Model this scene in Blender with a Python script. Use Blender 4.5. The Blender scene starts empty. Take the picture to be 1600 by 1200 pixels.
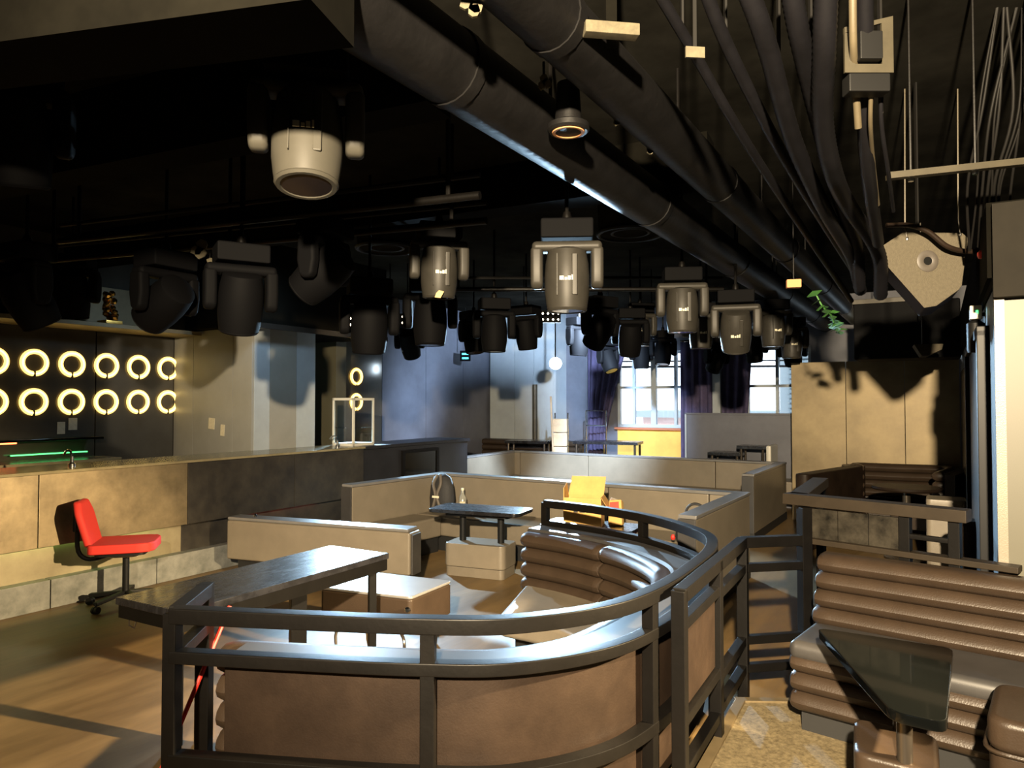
import bpy, bmesh, math, random
from mathutils import Vector, Matrix
random.seed(7)
sc = bpy.context.scene
C = sc.collection
R = math.radians

# ------------------------------------------------------------------ camera
F, CX, CY, H = 1110.0, 800.0, 600.0, 1.65
PITCH = math.atan(28.0 / F)
cam_d = bpy.data.cameras.new('camera')
cam_d.sensor_fit = 'HORIZONTAL'; cam_d.sensor_width = 36.0
cam_d.lens = 36.0 * F / 1600.0
cam_d.clip_start = 0.05; cam_d.clip_end = 200
cam = bpy.data.objects.new('camera', cam_d); C.objects.link(cam)
cam.location = (0, 0, H); cam.rotation_euler = (R(90) + PITCH, 0, 0)
sc.camera = cam
# ------------------------------------------------------------------ world and view
sc.view_settings.view_transform = 'Standard'
sc.view_settings.look = 'None'
sc.view_settings.gamma = 1.0
sc.view_settings.use_curve_mapping = False
sc.view_settings.exposure = 0.25
w = bpy.data.worlds.new('world'); sc.world = w; w.use_nodes = True
bg = w.node_tree.nodes['Background']
bg.inputs[0].default_value = (0.82, 0.9, 1.0, 1); bg.inputs[1].default_value = 3.2


def lamp(name, kind, loc, energy, color, target=None, size=0.1, spot=None, blend=0.5):
    l = bpy.data.lights.new(name, kind)
    l.energy = energy; l.color = color
    if kind == 'AREA':
        l.shape = 'RECTANGLE'; l.size, l.size_y = size
    else:
        l.shadow_soft_size = size
    if kind == 'SPOT':
        l.spot_size = R(spot); l.spot_blend = blend
    o = bpy.data.objects.new(name, l); C.objects.link(o); o.location = loc
    if target is not None:
        o.rotation_euler = (Vector(target) - Vector(loc)).to_track_quat('-Z', 'Y').to_euler()
    return o


# warm work light above and behind the viewer (throws every crisp shadow)
lamp('warm_work_light', 'SPOT', (-0.35, -1.40, 2.75), 6000, (1.0, 0.80, 0.53), (1.6, 8.0, 1.7), 0.06, 76, 0.7)
# second warm work light out of frame to the right (chair shadow on the bar, table shadow on the walkway)
lamp('warm_side_light', 'SPOT', (3.0, 1.9, 2.15), 4200, (1.0, 0.75, 0.42), (-4.3, 4.5, -1.2), 0.05, 50, 0.5)
# cold center and left spots of the rig at the far end, aimed back at the seats
lamp('cold_spot_center', 'SPOT', (0.80, 12.8, 2.36), 3000, (0.5, 0.76, 1.0), (0.2, 5.0, 0.0), 0.06, 52, 0.35)
lamp('cold_spot_left', 'SPOT', (-2.44, 10.65, 2.66), 2300, (0.5, 0.76, 1.0), (-0.9, 4.0, -0.2), 0.07, 54, 0.35)
lamp('cold_fill_far', 'SPOT', (1.2, 9.0, 2.9), 3200, (0.58, 0.76, 1.0), (0.2, 14.5, 0.6), 0.1, 84, 0.8)  # unseen fill lamp added to brighten the far walls
lamp('cold_wash_bar', 'SPOT', (-2.3, 7.2, 2.95), 40, (0.55, 0.78, 1.0), (-4.2, 9.0, 1.2), 0.1, 110, 0.8)

# ------------------------------------------------------------------ frames and pixels
YAW = R(31.0)
EX = Vector((math.cos(YAW), -math.sin(YAW), 0))     # across the room, to the right
DX = Vector((math.sin(YAW), math.cos(YAW), 0))      # down the room, away from the viewer


def ED(e, d, z=0.0):
    v = EX * e + DX * d
    return Vector((v.x, v.y, z))


def ray(px, py):
    a, b = (px - CX) / F, (CY - py) / F
    c, s = math.cos(PITCH), math.sin(PITCH)
    return Vector((a, c - s * b, s + c * b))


def at(px, py, Y):
    r = ray(px, py); k = Y / r.y
    return Vector((r.x * k, Y, H + r.z * k))


def onz(px, py, z):
    r = ray(px, py); k = (z - H) / r.z
    return Vector((r.x * k, r.y * k, z))


# ------------------------------------------------------------------ materials
M = {}


def mat(name, col, rough=0.5, metal=0.0, var=0.0, vscale=6.0, bump=0.0, bscale=60.0, col2=None, emit=None, estr=0.0,
        coat=0.0, alpha=1.0, trans=0.0, stretch=(1, 1, 1), spec=0.5, rvar=0.0):
    m = bpy.data.materials.new(name); m.use_nodes = True
    nt = m.node_tree; b = nt.nodes['Principled BSDF']
    b.inputs['Base Color'].default_value = (*col, 1)
    b.inputs['Roughness'].default_value = rough
    b.inputs['Metallic'].default_value = metal
    b.inputs['Specular IOR Level'].default_value = spec
    if coat: b.inputs['Coat Weight'].default_value = coat; b.inputs['Coat Roughness'].default_value = 0.08
    if trans: b.inputs['Transmission Weight'].default_value = trans
    if alpha < 1: b.inputs['Alpha'].default_value = alpha
    if emit: b.inputs['Emission Color'].default_value = (*emit, 1); b.inputs['Emission Strength'].default_value = estr
    if var or bump or col2 or rvar:
        tc = nt.nodes.new('ShaderNodeTexCoord'); mp = nt.nodes.new('ShaderNodeMapping')
        mp.inputs['Scale'].default_value = stretch
        nt.links.new(tc.outputs['Object'], mp.inputs['Vector'])
    if var or col2:
        n = nt.nodes.new('ShaderNodeTexNoise'); n.inputs['Scale'].default_value = vscale
        n.inputs['Detail'].default_value = 7; n.inputs['Roughness'].default_value = 0.65
        nt.links.new(mp.outputs['Vector'], n.inputs['Vector'])
        cr = nt.nodes.new('ShaderNodeValToRGB')
        c2 = col2 if col2 else tuple(min(1, c * (1 + var)) for c in col)
        c1 = col if col2 else tuple(c * (1 - var) for c in col)
        cr.color_ramp.elements[0].position = 0.32; cr.color_ramp.elements[1].position = 0.7
        cr.color_ramp.elements[0].color = (*c1, 1); cr.color_ramp.elements[1].color = (*c2, 1)
        nt.links.new(n.outputs['Fac'], cr.inputs['Fac']); nt.links.new(cr.outputs['Color'], b.inputs['Base Color'])
        if rvar:
            mr = nt.nodes.new('ShaderNodeMapRange')
            mr.inputs['To Min'].default_value = max(0.02, rough - rvar); mr.inputs['To Max'].default_value = min(1, rough + rvar)
            nt.links.new(n.outputs['Fac'], mr.inputs['Value']); nt.links.new(mr.outputs['Result'], b.inputs['Roughness'])
    if bump:
        n2 = nt.nodes.new('ShaderNodeTexNoise'); n2.inputs['Scale'].default_value = bscale; n2.inputs['Detail'].default_value = 4
        nt.links.new(mp.outputs['Vector'], n2.inputs['Vector'])
        bp = nt.nodes.new('ShaderNodeBump'); bp.inputs['Strength'].default_value = bump; bp.inputs['Distance'].default_value = 0.01
        nt.links.new(n2.outputs['Fac'], bp.inputs['Height']); nt.links.new(bp.outputs['Normal'], b.inputs['Normal'])
    M[name] = m
    return m


mat('floor_wood', (0.085, 0.052, 0.020), 0.48, var=0, col2=(0.22, 0.14, 0.055), vscale=1.6, bump=0.15, bscale=9, stretch=(2.2, 0.5, 1), rvar=0.12)
mat('granite', (0.075, 0.056, 0.028), 0.65, col2=(0.21, 0.165, 0.09), vscale=55, bump=0.1, bscale=90)
mat('brass_trim', (0.20, 0.15, 0.08), 0.45, metal=0.5, var=0.2)
mat('ceiling_black', (0.02, 0.019, 0.016), 1.0, spec=0, var=0.4, vscale=2)
mat('beam_black', (0.0038, 0.0034, 0.0023), 0.9, spec=.05, var=0.4, vscale=3)
mat('duct_black', (0.0048, 0.0045, 0.0046), 0.5, var=0.35, vscale=5, bump=0.2, bscale=25, spec=.2)
mat('hose_black', (0.0042, 0.004, 0.005), 0.5, var=0.3, vscale=8, spec=.2)
mat('cable_black', (0.006, 0.0055, 0.005), 0.6, spec=.2)
mat('cable_tan', (0.07, 0.056, 0.033), 0.5, var=0.2)
mat('steel_tan', (0.04, 0.034, 0.021), 0.5, metal=0.2, var=0.25)
mat('paint_flake', (0.075, 0.063, 0.036), 0.8, var=0.3, vscale=30)
mat('wall_dark', (0.035, 0.033, 0.033), 0.22, var=0.3, vscale=2, rvar=0.1)
mat('wall_glossy', (0.055, 0.050, 0.040), 0.12, var=0.2, vscale=2)
mat('wall_navy', (0.095, 0.10, 0.125), 0.5, var=0.2, vscale=2)
mat('panel_grey', (0.23, 0.225, 0.2), 0.4, var=0.12, vscale=1.5)
mat('panel_pale', (0.30, 0.33, 0.35), 0.45, var=0.12, vscale=1.5)
mat('wall_tan', (0.12, 0.092, 0.05), 0.48, metal=0.5, col2=(0.23, 0.18, 0.10), vscale=1.8, rvar=0.08)
mat('soffit_brown', (0.009, 0.0075, 0.005), 0.7, var=.2, spec=.1)
mat('wall_beige', (0.062, 0.057, 0.036), 0.5, var=0.08, vscale=1.5)
mat('wall_blue_lit', (0.10, 0.125, 0.14), 0.5)  # white wall; the blue of the cold light is put into its colour
mat('door_black', (0.004, 0.004, 0.0045), 0.45, spec=.2)
mat('bar_panel', (0.17, 0.135, 0.085), 0.47, metal=0.8, col2=(0.34, 0.27, 0.165), vscale=3.2, rvar=0.08, bump=0.05, bscale=30)
mat('bar_panel_shaded', (0.022, 0.020, 0.019), 0.42, metal=0.3, col2=(0.055, 0.048, 0.038), vscale=4, rvar=.1)  # darker copy of the bar panel; falling-off light put into the colour
mat('bar_lower', (0.24, 0.20, 0.13), 0.47, metal=0.55, col2=(0.36, 0.31, 0.2), vscale=3, rvar=0.08)
mat('bar_stone', (0.10, 0.105, 0.095), 0.5, col2=(0.22, 0.22, 0.2), vscale=7, bump=0.1)
mat('bar_top', (0.20, 0.17, 0.10), 0.22, var=0.2, vscale=5)
mat('bar_dark', (0.012, 0.012, 0.015), 0.38, var=0.3)
mat('sofa_taupe', (0.175, 0.148, 0.11), 0.40, var=0.10, vscale=4, bump=0.12, bscale=180)
mat('sofa_trim', (0.035, 0.033, 0.032), 0.42, var=0.15)
mat('cap_leather', (0.15, 0.145, 0.14), 0.3, var=0.1)
mat('sofa_seat', (0.16, 0.135, 0.10), 0.36, var=0.12, vscale=4, bump=0.12, bscale=160)
mat('toe_kick', (0.01, 0.01, 0.01), 0.6)
mat('roll_brown', (0.031, 0.0205, 0.0133), 0.38, var=0.14, vscale=7, bump=0.12, bscale=150, spec=.35)
mat('panel_brown', (0.0085, 0.0050, 0.0032), 0.52, col2=(0.018, 0.0108, 0.0066), vscale=3.5, rvar=0.08, bump=0.08, bscale=120, spec=.2)
mat('rail_black', (0.0028, 0.0024, 0.0021), 0.42, var=0.25, vscale=9, bump=0.05, bscale=60, spec=.18)
mat('rail_cap', (0.018, 0.013, 0.008), 0.5, var=0.2, vscale=6, spec=.2)
mat('table_black', (0.010, 0.010, 0.012), 0.27, var=.5, vscale=12, rvar=.12, stretch=(1, 3, 1), coat=0.2)
mat('glass_black', (0.002, 0.0023, 0.0022), 0.06, spec=.35)
mat('marble_black', (0.004, 0.0037, 0.003), 0.35, col2=(0.035, 0.03, 0.022), vscale=9, rvar=0.1, spec=.3)
mat('chrome', (0.6, 0.6, 0.6), 0.15, metal=1.0)
mat('steel_pole', (0.10, 0.085, 0.07), 0.25, metal=0.8)
mat('red_fabric', (0.5, 0.022, 0.014), 0.75, bump=0.2, bscale=300)
mat('plastic_black', (0.006, 0.006, 0.006), 0.5, spec=.2)
mat('cream_tape', (0.5, 0.42, 0.26), 0.6, var=0.3, vscale=40)
mat('fixture_grey', (0.026, 0.024, 0.020), 0.47, var=0.15, vscale=8, spec=.22)
mat('fixture_dark', (0.0022, 0.0022, 0.0026), 0.7, spec=.06)  # near-black body; on the grey heads in shade it stands for that shade
mat('fixture_pale', (0.042, 0.039, 0.031), 0.5, var=0.08, spec=.2)
mat('lens_dark', (0.008, 0.008, 0.012), 0.06)
mat('mark_white', (0.7, 0.66, 0.5), 0.5)
mat('mark_orange', (0.55, 0.2, 0.05), 0.5)
mat('carpet_grey', (0.085, 0.072, 0.048), 0.9, var=0.15, vscale=60, bump=0.4, bscale=150)
mat('carpet_side', (0.10, 0.095, 0.12), 0.9)
mat('port_grey', (0.075, 0.065, 0.055), 0.5)
mat('cardboard', (0.58, 0.34, 0.10), 0.75, var=0.12, vscale=8)
mat('cardboard_in', (0.42, 0.24, 0.08), 0.8)
mat('ink', (0.03, 0.025, 0.02), 0.7)
mat('red_paper', (0.6, 0.05, 0.03), 0.6)
mat('paper', (0.52, 0.46, 0.32), 0.7, var=0.12, vscale=30)
mat('gold', (0.85, 0.5, 0.12), 0.22, metal=1.0, var=0.2, vscale=30)
mat('bag_black', (0.018, 0.018, 0.020), 0.7, bump=0.3, bscale=60)
mat('strap_grey', (0.10, 0.085, 0.07), 0.7)
mat('glass', (0.85, 0.95, 1.0), 0.03, trans=1.0)
mat('pane', (0.9, 0.95, 1.0), 0.02, trans=1.0)
mat('white_frame', (0.55, 0.53, 0.46), 0.4)
mat('window_frame', (0.35, 0.4, 0.45), 0.4)
mat('curtain', (0.055, 0.045, 0.10), 0.85, var=0.3, vscale=5)
mat('wood_yellow', (0.62, 0.36, 0.07), 0.5, var=0.15, vscale=3)
mat('wood_red', (0.35, 0.12, 0.06), 0.5)
mat('facade_pale', (0.30, 0.35, 0.36), 0.8)
mat('facade_pink', (0.46, 0.32, 0.29), 0.8)
mat('shutter', (0.19, 0.24, 0.255), 0.7)
mat('trolley', (0.45, 0.34, 0.22), 0.6, var=0.2)
mat('leaf', (0.06, 0.2, 0.04), 0.6)
mat('brick_red', (0.5, 0.24, 0.1), 0.8)
mat('red_plastic', (0.6, 0.03, 0.02), 0.4)
mat('neon', (1, 0.8, 0.3), 0.4, emit=(1.0, 0.62, 0.15), estr=2.2)
mat('neon_core', (1, 0.85, 0.5), 0.4, emit=(1.0, 0.74, 0.25), estr=3.0)
mat('led_green', (0.1, 0.8, 0.2), 0.4, emit=(0.10, 0.9, 0.22), estr=2.2)
mat('led_green_soft', (0.1, 0.4, 0.1), 0.4, emit=(0.45, 0.75, 0.2), estr=5.0)
mat('speaker_black', (0.005, 0.005, 0.0055), 0.75, spec=.12)
mat('led_red', (0.8, 0.1, 0.05), 0.4, emit=(0.9, 0.16, 0.05), estr=5.0)
mat('led_cyan', (0.1, 0.6, 0.7), 0.4, emit=(0.05, 0.8, 0.75), estr=3.0)
mat('bulb_cold', (1, 1, 1), 0.3, emit=(0.72, 0.88, 1.0), estr=90)
mat('bulb_dot', (1, 0.9, 0.7), 0.3, emit=(1.0, 0.86, 0.62), estr=7)
mat('foil', (0.5, 0.55, 0.6), 0.3, metal=0.8)
mat('bottle_glass', (0.5, 0.5, 0.45), 0.1, trans=0.6)


# ------------------------------------------------------------------ mesh builder
def spline(pts, n=6):
    pts = [Vector(p) for p in pts]; out = []
    P = [pts[0] * 2 - pts[1]] + pts + [pts[-1] * 2 - pts[-2]]
    for i in range(1, len(P) - 2):
        a, b, c, d = P[i - 1:i + 3]
        for k in range(n):
            t = k / n
            out.append(0.5 * ((2 * b) + (c - a) * t + (2 * a - 5 * b + 4 * c - d) * t * t + (3 * b - a - 3 * c + d) * t ** 3))
    out.append(pts[-1])
    return out


class MB:
    def __init__(s): s.v = []; s.f = []

    def add(s, vs, fs):
        o = len(s.v); s.v += [Vector(x) for x in vs]; s.f += [tuple(i + o for i in f) for f in fs]; return s

    def box(s, x0, x1, y0, y1, z0, z1):
        return s.add([(x0, y0, z0), (x1, y0, z0), (x1, y1, z0), (x0, y1, z0), (x0, y0, z1), (x1, y0, z1), (x1, y1, z1), (x0, y1, z1)],
                     [(3, 2, 1, 0), (4, 5, 6, 7), (0, 1, 5, 4), (1, 2, 6, 5), (2, 3, 7, 6), (3, 0, 4, 7)])

    def bar(s, a, b, w, h, up=(0, 0, 1)):
        a, b = Vector(a), Vector(b); t = (b - a).normalized(); up = Vector(up)
        if abs(t.dot(up)) > 0.98: up = Vector((0, 1, 0))
        sd = t.cross(up).normalized(); u = sd.cross(t).normalized()
        vs = [p + sd * i * w / 2 + u * j * h / 2 for p in (a, b) for (i, j) in ((-1, -1), (1, -1), (1, 1), (-1, 1))]
        return s.add(vs, [(0, 1, 2, 3), (7, 6, 5, 4), (0, 4, 5, 1), (1, 5, 6, 2), (2, 6, 7, 3), (3, 7, 4, 0)])

    def prism(s, poly, z0, z1):
        n = len(poly)
        vs = [(p[0], p[1], z0) for p in poly] + [(p[0], p[1], z1) for p in poly]
        fs = [tuple(range(n - 1, -1, -1)), tuple(range(n, 2 * n))] + [(i, (i + 1) % n, n + (i + 1) % n, n + i) for i in range(n)]
        return s.add(vs, fs)

    def slab(s, poly3, off):
        n = len(poly3); off = Vector(off)
        vs = [Vector(p) for p in poly3] + [Vector(p) + off for p in poly3]
        fs = [tuple(range(n - 1, -1, -1)), tuple(range(n, 2 * n))] + [(i, (i + 1) % n, n + (i + 1) % n, n + i) for i in range(n)]
        return s.add(vs, fs)

    def sweep(s, path, prof, scale=None):
        """path: points on the plan; prof: closed (u, z) outline; u goes to the left of the path"""
        path = [Vector((p[0], p[1], p[2] if len(p) > 2 else 0)) for p in path]; n = len(path); k = len(prof); vs = []
        for i, p in enumerate(path):
            t = path[min(i + 1, n - 1)] - path[max(i - 1, 0)]; t.z = 0; t.normalize()
            nl = Vector((-t.y, t.x, 0))
            sc_ = scale(i, n) if scale else 1.0
            cu = sum(q[0] for q in prof) / k; cz = sum(q[1] for q in prof) / k
            for (u, z) in prof:
                vs.append(p + nl * (cu + (u - cu) * sc_) + Vector((0, 0, cz + (z - cz) * sc_)))
        fs = []
        for i in range(n - 1):
            for j in range(k):
                a, b = i * k + j, i * k + (j + 1) % k
                fs.append((a, a + k, b + k, b))
        fs.append(tuple(range(k))); fs.append(tuple(reversed(range((n - 1) * k, n * k))))
        return s.add(vs, fs)

    def tube(s, pts, r, n=8, rfn=None):
        pts = [Vector(p) for p in pts]; m = len(pts); vs = []; prev = None
        for i, p in enumerate(pts):
            t = (pts[min(i + 1, m - 1)] - pts[max(i - 1, 0)]).normalized()
            if prev is None:
                a = Vector((0, 0, 1)) if abs(t.z) < 0.9 else Vector((1, 0, 0))
                x = t.cross(a).normalized()
            else:
                x = (prev - t * prev.dot(t)).normalized()
            prev = x; y = t.cross(x)
            rr = rfn(i) if rfn else r
            for k in range(n):
                a = 2 * math.pi * k / n
                vs.append(p + x * math.cos(a) * rr + y * math.sin(a) * rr)
        fs = [(i * n + k, i * n + (k + 1) % n, (i + 1) * n + (k + 1) % n, (i + 1) * n + k) for i in range(m - 1) for k in range(n)]
        fs.append(tuple(reversed(range(n)))); fs.append(tuple(range((m - 1) * n, m * n)))
        return s.add(vs, fs)

    def lathe(s, prof, n=20, mtx=None, sx=1.0, sy=1.0):
        """prof: (r, z) from bottom to top around local z"""
        vs = []; k = len(prof)
        for (r, z) in prof:
            for i in range(n):
                a = 2 * math.pi * i / n
                v = Vector((math.cos(a) * r * sx, math.sin(a) * r * sy, z)); vs.append(mtx @ v if mtx else v)
        fs = [(j * n + i, j * n + (i + 1) % n, (j + 1) * n + (i + 1) % n, (j + 1) * n + i) for j in range(k - 1) for i in range(n)]
        fs.append(tuple(reversed(range(n)))); fs.append(tuple(range((k - 1) * n, k * n)))
        return s.add(vs, fs)

    def torus(s, c, ax, ay, Rr, ru, rz, n=28, k=6, a0=0.0, a1=2 * math.pi):
        c, ax, ay = Vector(c), Vector(ax), Vector(ay); az = ax.cross(ay)
        full = abs(a1 - a0 - 2 * math.pi) < 1e-6; vs = []; m = n if full else n + 1
        for i in range(m):
            a = a0 + (a1 - a0) * i / n; rd = ax * math.cos(a) + ay * math.sin(a)
            for j in range(k):
                b = 2 * math.pi * j / k
                vs.append(c + rd * (Rr + ru * math.cos(b)) + az * rz * math.sin(b))
        fs = []
        for i in range(m if full else m - 1):
            for j in range(k):
                i2 = (i + 1) % m
                fs.append((i * k + j, i2 * k + j, i2 * k + (j + 1) % k, i * k + (j + 1) % k))
        if not full: fs.append(tuple(range(k))); fs.append(tuple(reversed(range((m - 1) * k, m * k))))
        return s.add(vs, fs)

    def build(s, name, mt, parent=None, bevel=0.0, seg=2, smooth=True, world=False):
        vs = s.v
        if world and parent is not None:
            inv = parent.matrix_basis.inverted(); vs = [inv @ v for v in vs]
        me = bpy.data.meshes.new(name); me.from_pydata([tuple(v) for v in vs], [], s.f)
        bm = bmesh.new(); bm.from_mesh(me)
        bmesh.ops.recalc_face_normals(bm, faces=bm.faces)
        if bevel > 0:
            es = [e for e in bm.edges if len(e.link_faces) == 2 and e.calc_face_angle(0) > R(35)]
            bmesh.ops.bevel(bm, geom=es, offset=bevel, segments=seg, affect='EDGES', profile=0.5, clamp_overlap=True)
        bm.to_mesh(me); bm.free()
        if smooth:
            me.shade_smooth(); me.set_sharp_from_angle(angle=R(38))
        me.materials.append(M[mt] if isinstance(mt, str) else mt)
        o = bpy.data.objects.new(name, me); C.objects.link(o)
        if parent is not None: o.parent = parent
        if bevel > 0:
            wn = o.modifiers.new('weighted_normal', 'WEIGHTED_NORMAL'); wn.keep_sharp = True; wn.weight = 80
        return o


def B(*a): return MB().box(*a)


def thing(name, label, cat, loc=(0, 0, 0), rz=0.0, group=None, kind=None):
    o = bpy.data.objects.new(name, None); C.objects.link(o); o.empty_display_size = 0.1
    o.location = loc; o.rotation_euler = (0, 0, rz)
    o.matrix_basis = Matrix.Translation(Vector(loc)) @ Matrix.Rotation(rz, 4, 'Z')
    if label: o['label'] = label
    if cat: o['category'] = cat
    if group: o['group'] = group
    if kind: o['kind'] = kind
    return o


def tag(o, label, cat, group=None):
    o['label'] = label; o['category'] = cat
    if group: o['group'] = group
    return o


def struct(o, label=None):
    o['kind'] = 'structure'
    if label: o['label'] = label
    return o


def copy_tree(o, parent=None):
    c = o.copy(); C.objects.link(c); c.parent = parent
    for ch in [x for x in C.objects if x.parent == o]: copy_tree(ch, c)
    return c


ROT = -YAW      # rz for things whose local x runs along EX and local y along DX


def room(name, label=None, loc=(0, 0, 0)):
    return thing(name, label, None, loc, ROT, kind='structure')


def setpart(name, box, mt, parent=None, **k):
    o = B(*box).build(name, mt, parent, **k)
    if parent is None:
        o.rotation_euler = (0, 0, ROT); struct(o)
    return o


# ================================================================== the setting (all in the room frame: x = e, y = d)
CEIL = 3.45
setpart('floor', (-8.3, 4.2, -2.7, 13.3, -0.2, 0.0), 'floor_wood')['label'] = 'worn dark brown wooden club floor'
setpart('ceiling', (-8.3, 4.2, -2.7, 13.3, CEIL, CEIL + 0.2), 'ceiling_black')['label'] = 'black painted club ceiling'
setpart('wall_back', (-8.3, 4.2, -2.9, -2.7, 0, CEIL), 'wall_dark')
setpart('wall_outer', (4.0, 4.2, -2.7, 13.3, 0, CEIL), 'wall_dark')
# left wall behind the bar, in glossy panels
wl = room('wall_left', 'dark glossy panelled wall behind the bar')
edges = [-2.7, 0.4, 1.9, 3.1, 4.42, 5.37]
for a, b in zip(edges, edges[1:]):
    B(-8.28, -8.10, a + .006, b - .006, 0, CEIL).build('wall_panel', 'wall_glossy', wl, bevel=.004)
for a, b in ((5.37, 7.3), (7.3, 8.1), (8.1, 9.2)):
    B(-8.28, -8.10, a + .006, b - .006, 0, CEIL).build('wall_panel', 'wall_glossy', wl, bevel=.004)
for a, b in ((9.2, 10.4), (10.4, 11.6), (11.6, 13.0)):
    B(-8.28, -8.10, a + .006, b - .006, 0, CEIL).build('wall_panel', 'wall_navy', wl, bevel=.004)
B(-8.3, -8.28, -2.7, 13.3, 0, CEIL).build('wall_backing', 'wall_dark', wl)
# far wall with two window openings
FD = 12.98
wf = room('wall_far', 'dark navy far wall with two bright windows')
W1, W2 = (-5.40, -4.00), (-3.02, -1.86)
SILL, WTOP = 1.16, 2.62
for (a, b) in ((-8.28, W1[0]), (W1[1], W2[0]), (W2[1], 4.2)):
    B(a, b, FD, FD + .25, 0, CEIL).build('wall_section', 'wall_navy', wf)
for (a, b) in (W1, W2):
    B(a, b, FD, FD + .25, 0, SILL).build('wall_section', 'wall_navy', wf)
    B(a, b, FD, FD + .25, WTOP, CEIL).build('wall_section', 'wall_navy', wf)


def window(name, a, b, verts, trans, label):
    o = room(name, label)
    f = MB()
    for z in (SILL, WTOP - .06): f.box(a, b, FD + .03, FD + .11, z, z + .06)
    for x in (a, b - .05): f.box(x, x + .05, FD + .03, FD + .11, SILL, WTOP)
    f.build('window_frame', 'window_frame', o)
    for x, wd in verts: B(x - wd / 2, x + wd / 2, FD + .03, FD + .12, SILL + .05, WTOP - .05).build('mullion', 'window_frame', o)
    for z in trans: B(a + .05, b - .05, FD + .035, FD + .115, z - .025, z + .025).build('transom', 'window_frame', o)
    xs = [a + .05] + [v[0] for v in verts] + [b - .05]; zs = [SILL + .06] + list(trans) + [WTOP - .06]
    for x0, x1 in zip(xs, xs[1:]):
        for z0, z1 in zip(zs, zs[1:]):
            B(x0 + .02, x1 - .02, FD + .07, FD + .076, z0 + .02, z1 - .02).build('pane', 'pane', o)
    return o


window('window_1', W1[0], W1[1], ((-5.07, .05), (-4.67, .10), (-4.24, .05)), (1.93,), 'overexposed bright window with a wide central mullion')
window('window_2', W2[0], W2[1], ((-2.92, .05), (-2.42, .05)), (1.93,), 'bright window looking onto pale louvred shutters')
tr = room('trim_1', 'yellow wood panel and reddish sill under the bright window')
B(W1[0] + .02, W1[1] - .06, FD - .03, FD, 0, SILL - .04).build('wood_panel', 'wood_yellow', tr)
B(W1[0] - .02, W1[1], FD - .10, FD + .03, SILL - .04, SILL).build('sill', 'wood_red', tr)
# outside
nb = thing('neighbouring_building', 'pale building with louvred shutters outside the right window', 'building', ED(-1.5, 17, -4), ROT)
B(-1.6, 4.5, 0, 1.0, 0, 12).build('wall', 'facade_pale', nb)
for i in range(26):
    B(-1.4, 2.2, -.06, .02, 4.2 + i * .11, 4.27 + i * .11).build('louvre', 'shutter', nb)
nb2 = thing('low_building', 'pinkish low rooftop outside the left window', 'building', ED(-6.0, 20, -4), ROT)
B(-1.5, 3.2, 0, 3, 0, 5.2).build('wall', 'facade_pink', nb2)
MB().prism([(-1.7, -.2), (3.4, -.2), (3.4, 3.2), (-1.7, 3.2)], 5.2, 5.4).build('roof', 'facade_pale', nb2)
# right-hand wall running away, its doorway, the beige end face and the soffit
RE = 0.225
wr = room('wall_right', 'beige wall end and receding pale wall with a black doorway')
B(RE + .01, RE + .25, 4.12, 10.6, 2.02, 2.24).build('upper_wall', 'wall_blue_lit', wr)
B(RE + .01, RE + .25, 4.12, 4.55, 0, 2.02).build('wall_end', 'wall_blue_lit', wr)
B(RE + .01, RE + .25, 6.6, 10.6, 0, 2.02).build('wall_far_part', 'wall_dark', wr)
B(RE + .02, 2.6, 4.08, 4.12, .1, 2.15).build('face_panel', 'wall_beige', wr)
B(RE + .005, RE + .045, 4.06, 4.10, .1, 2.15).build('corner_strip', 'sofa_taupe', wr)
d1 = room('door_1', 'black doorway in the right-hand wall')
B(RE - .02, RE + .03, 4.62, 6.55, 0, 2.0).build('door_panel', 'door_black', d1)
for y in (4.56, 6.55): B(RE - .05, RE + .05, y, y + .06, 0, 2.04).build('door_jamb', 'door_black', d1, bevel=.008)
B(RE - .05, RE + .05, 4.56, 6.61, 2.0, 2.06).build('door_head', 'door_black', d1, bevel=.008)
so = room('trim_2', 'dark soffit box along the upper right wall')
B(RE, 2.6, 4.04, 10.6, 2.20, 2.26).build('soffit_bottom', 'beam_black', so)
B(RE, 2.6, 4.00, 4.06, 2.14, 2.58).build('soffit_face', 'soffit_brown', so)
B(RE - .02, RE + .04, 4.06, 10.6, 2.24, 2.60).build('soffit_edge', 'beam_black', so)
B(RE + .04, 2.6, 4.06, 10.6, 2.56, 2.60).build('soffit_top', 'beam_black', so)
B(.75, .82, 4.1, 10.6, 2.60, CEIL).build('upper_panel', 'soffit_brown', so)
# tan partition behind the rear booth
pa = room('wall_partition', 'tan stained partition wall behind the rear booth')
for i in range(3):
    a = -1.78 + i * .70
    B(a, min(a + .694, RE), 10.6, 10.68, 0, 2.2).build('panel', 'wall_tan', pa, bevel=.003)
# granite platform with its nosing
pe0, pe1 = onz(1165, 1097, .10), onz(1110, 1200, .10)
dirp = (pe0 - pe1); dirp.z = 0; dirp.normalize()
far = pe0; near = pe0 - dirp * 3.2
gp = [near, far, far + Vector((.80, -.04, 0)), far + Vector((2.3, -1.6, 0)), far + Vector((.6, -3.3, 0))]
st = thing('floor_platform', 'speckled granite walkway raised one low step', None, (0, 0, 0), 0, kind='structure')
MB().prism([(p.x, p.y) for p in gp], .0, .10).build('granite_slab', 'granite', st)
nv = Vector((-dirp.y, dirp.x, 0))
MB().prism([((near + nv * .05).x, (near + nv * .05).y), ((far + nv * .05).x, (far + nv * .05).y), (far.x, far.y), (near.x, near.y)], 0, .112).build('nosing', 'brass_trim', st, bevel=.004)
MB().bar(far + Vector((-.05, .02, -.045)), far + Vector((.85, -.02, -.045)), .05, .11).build('nosing', 'brass_trim', st, bevel=.004)

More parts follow.
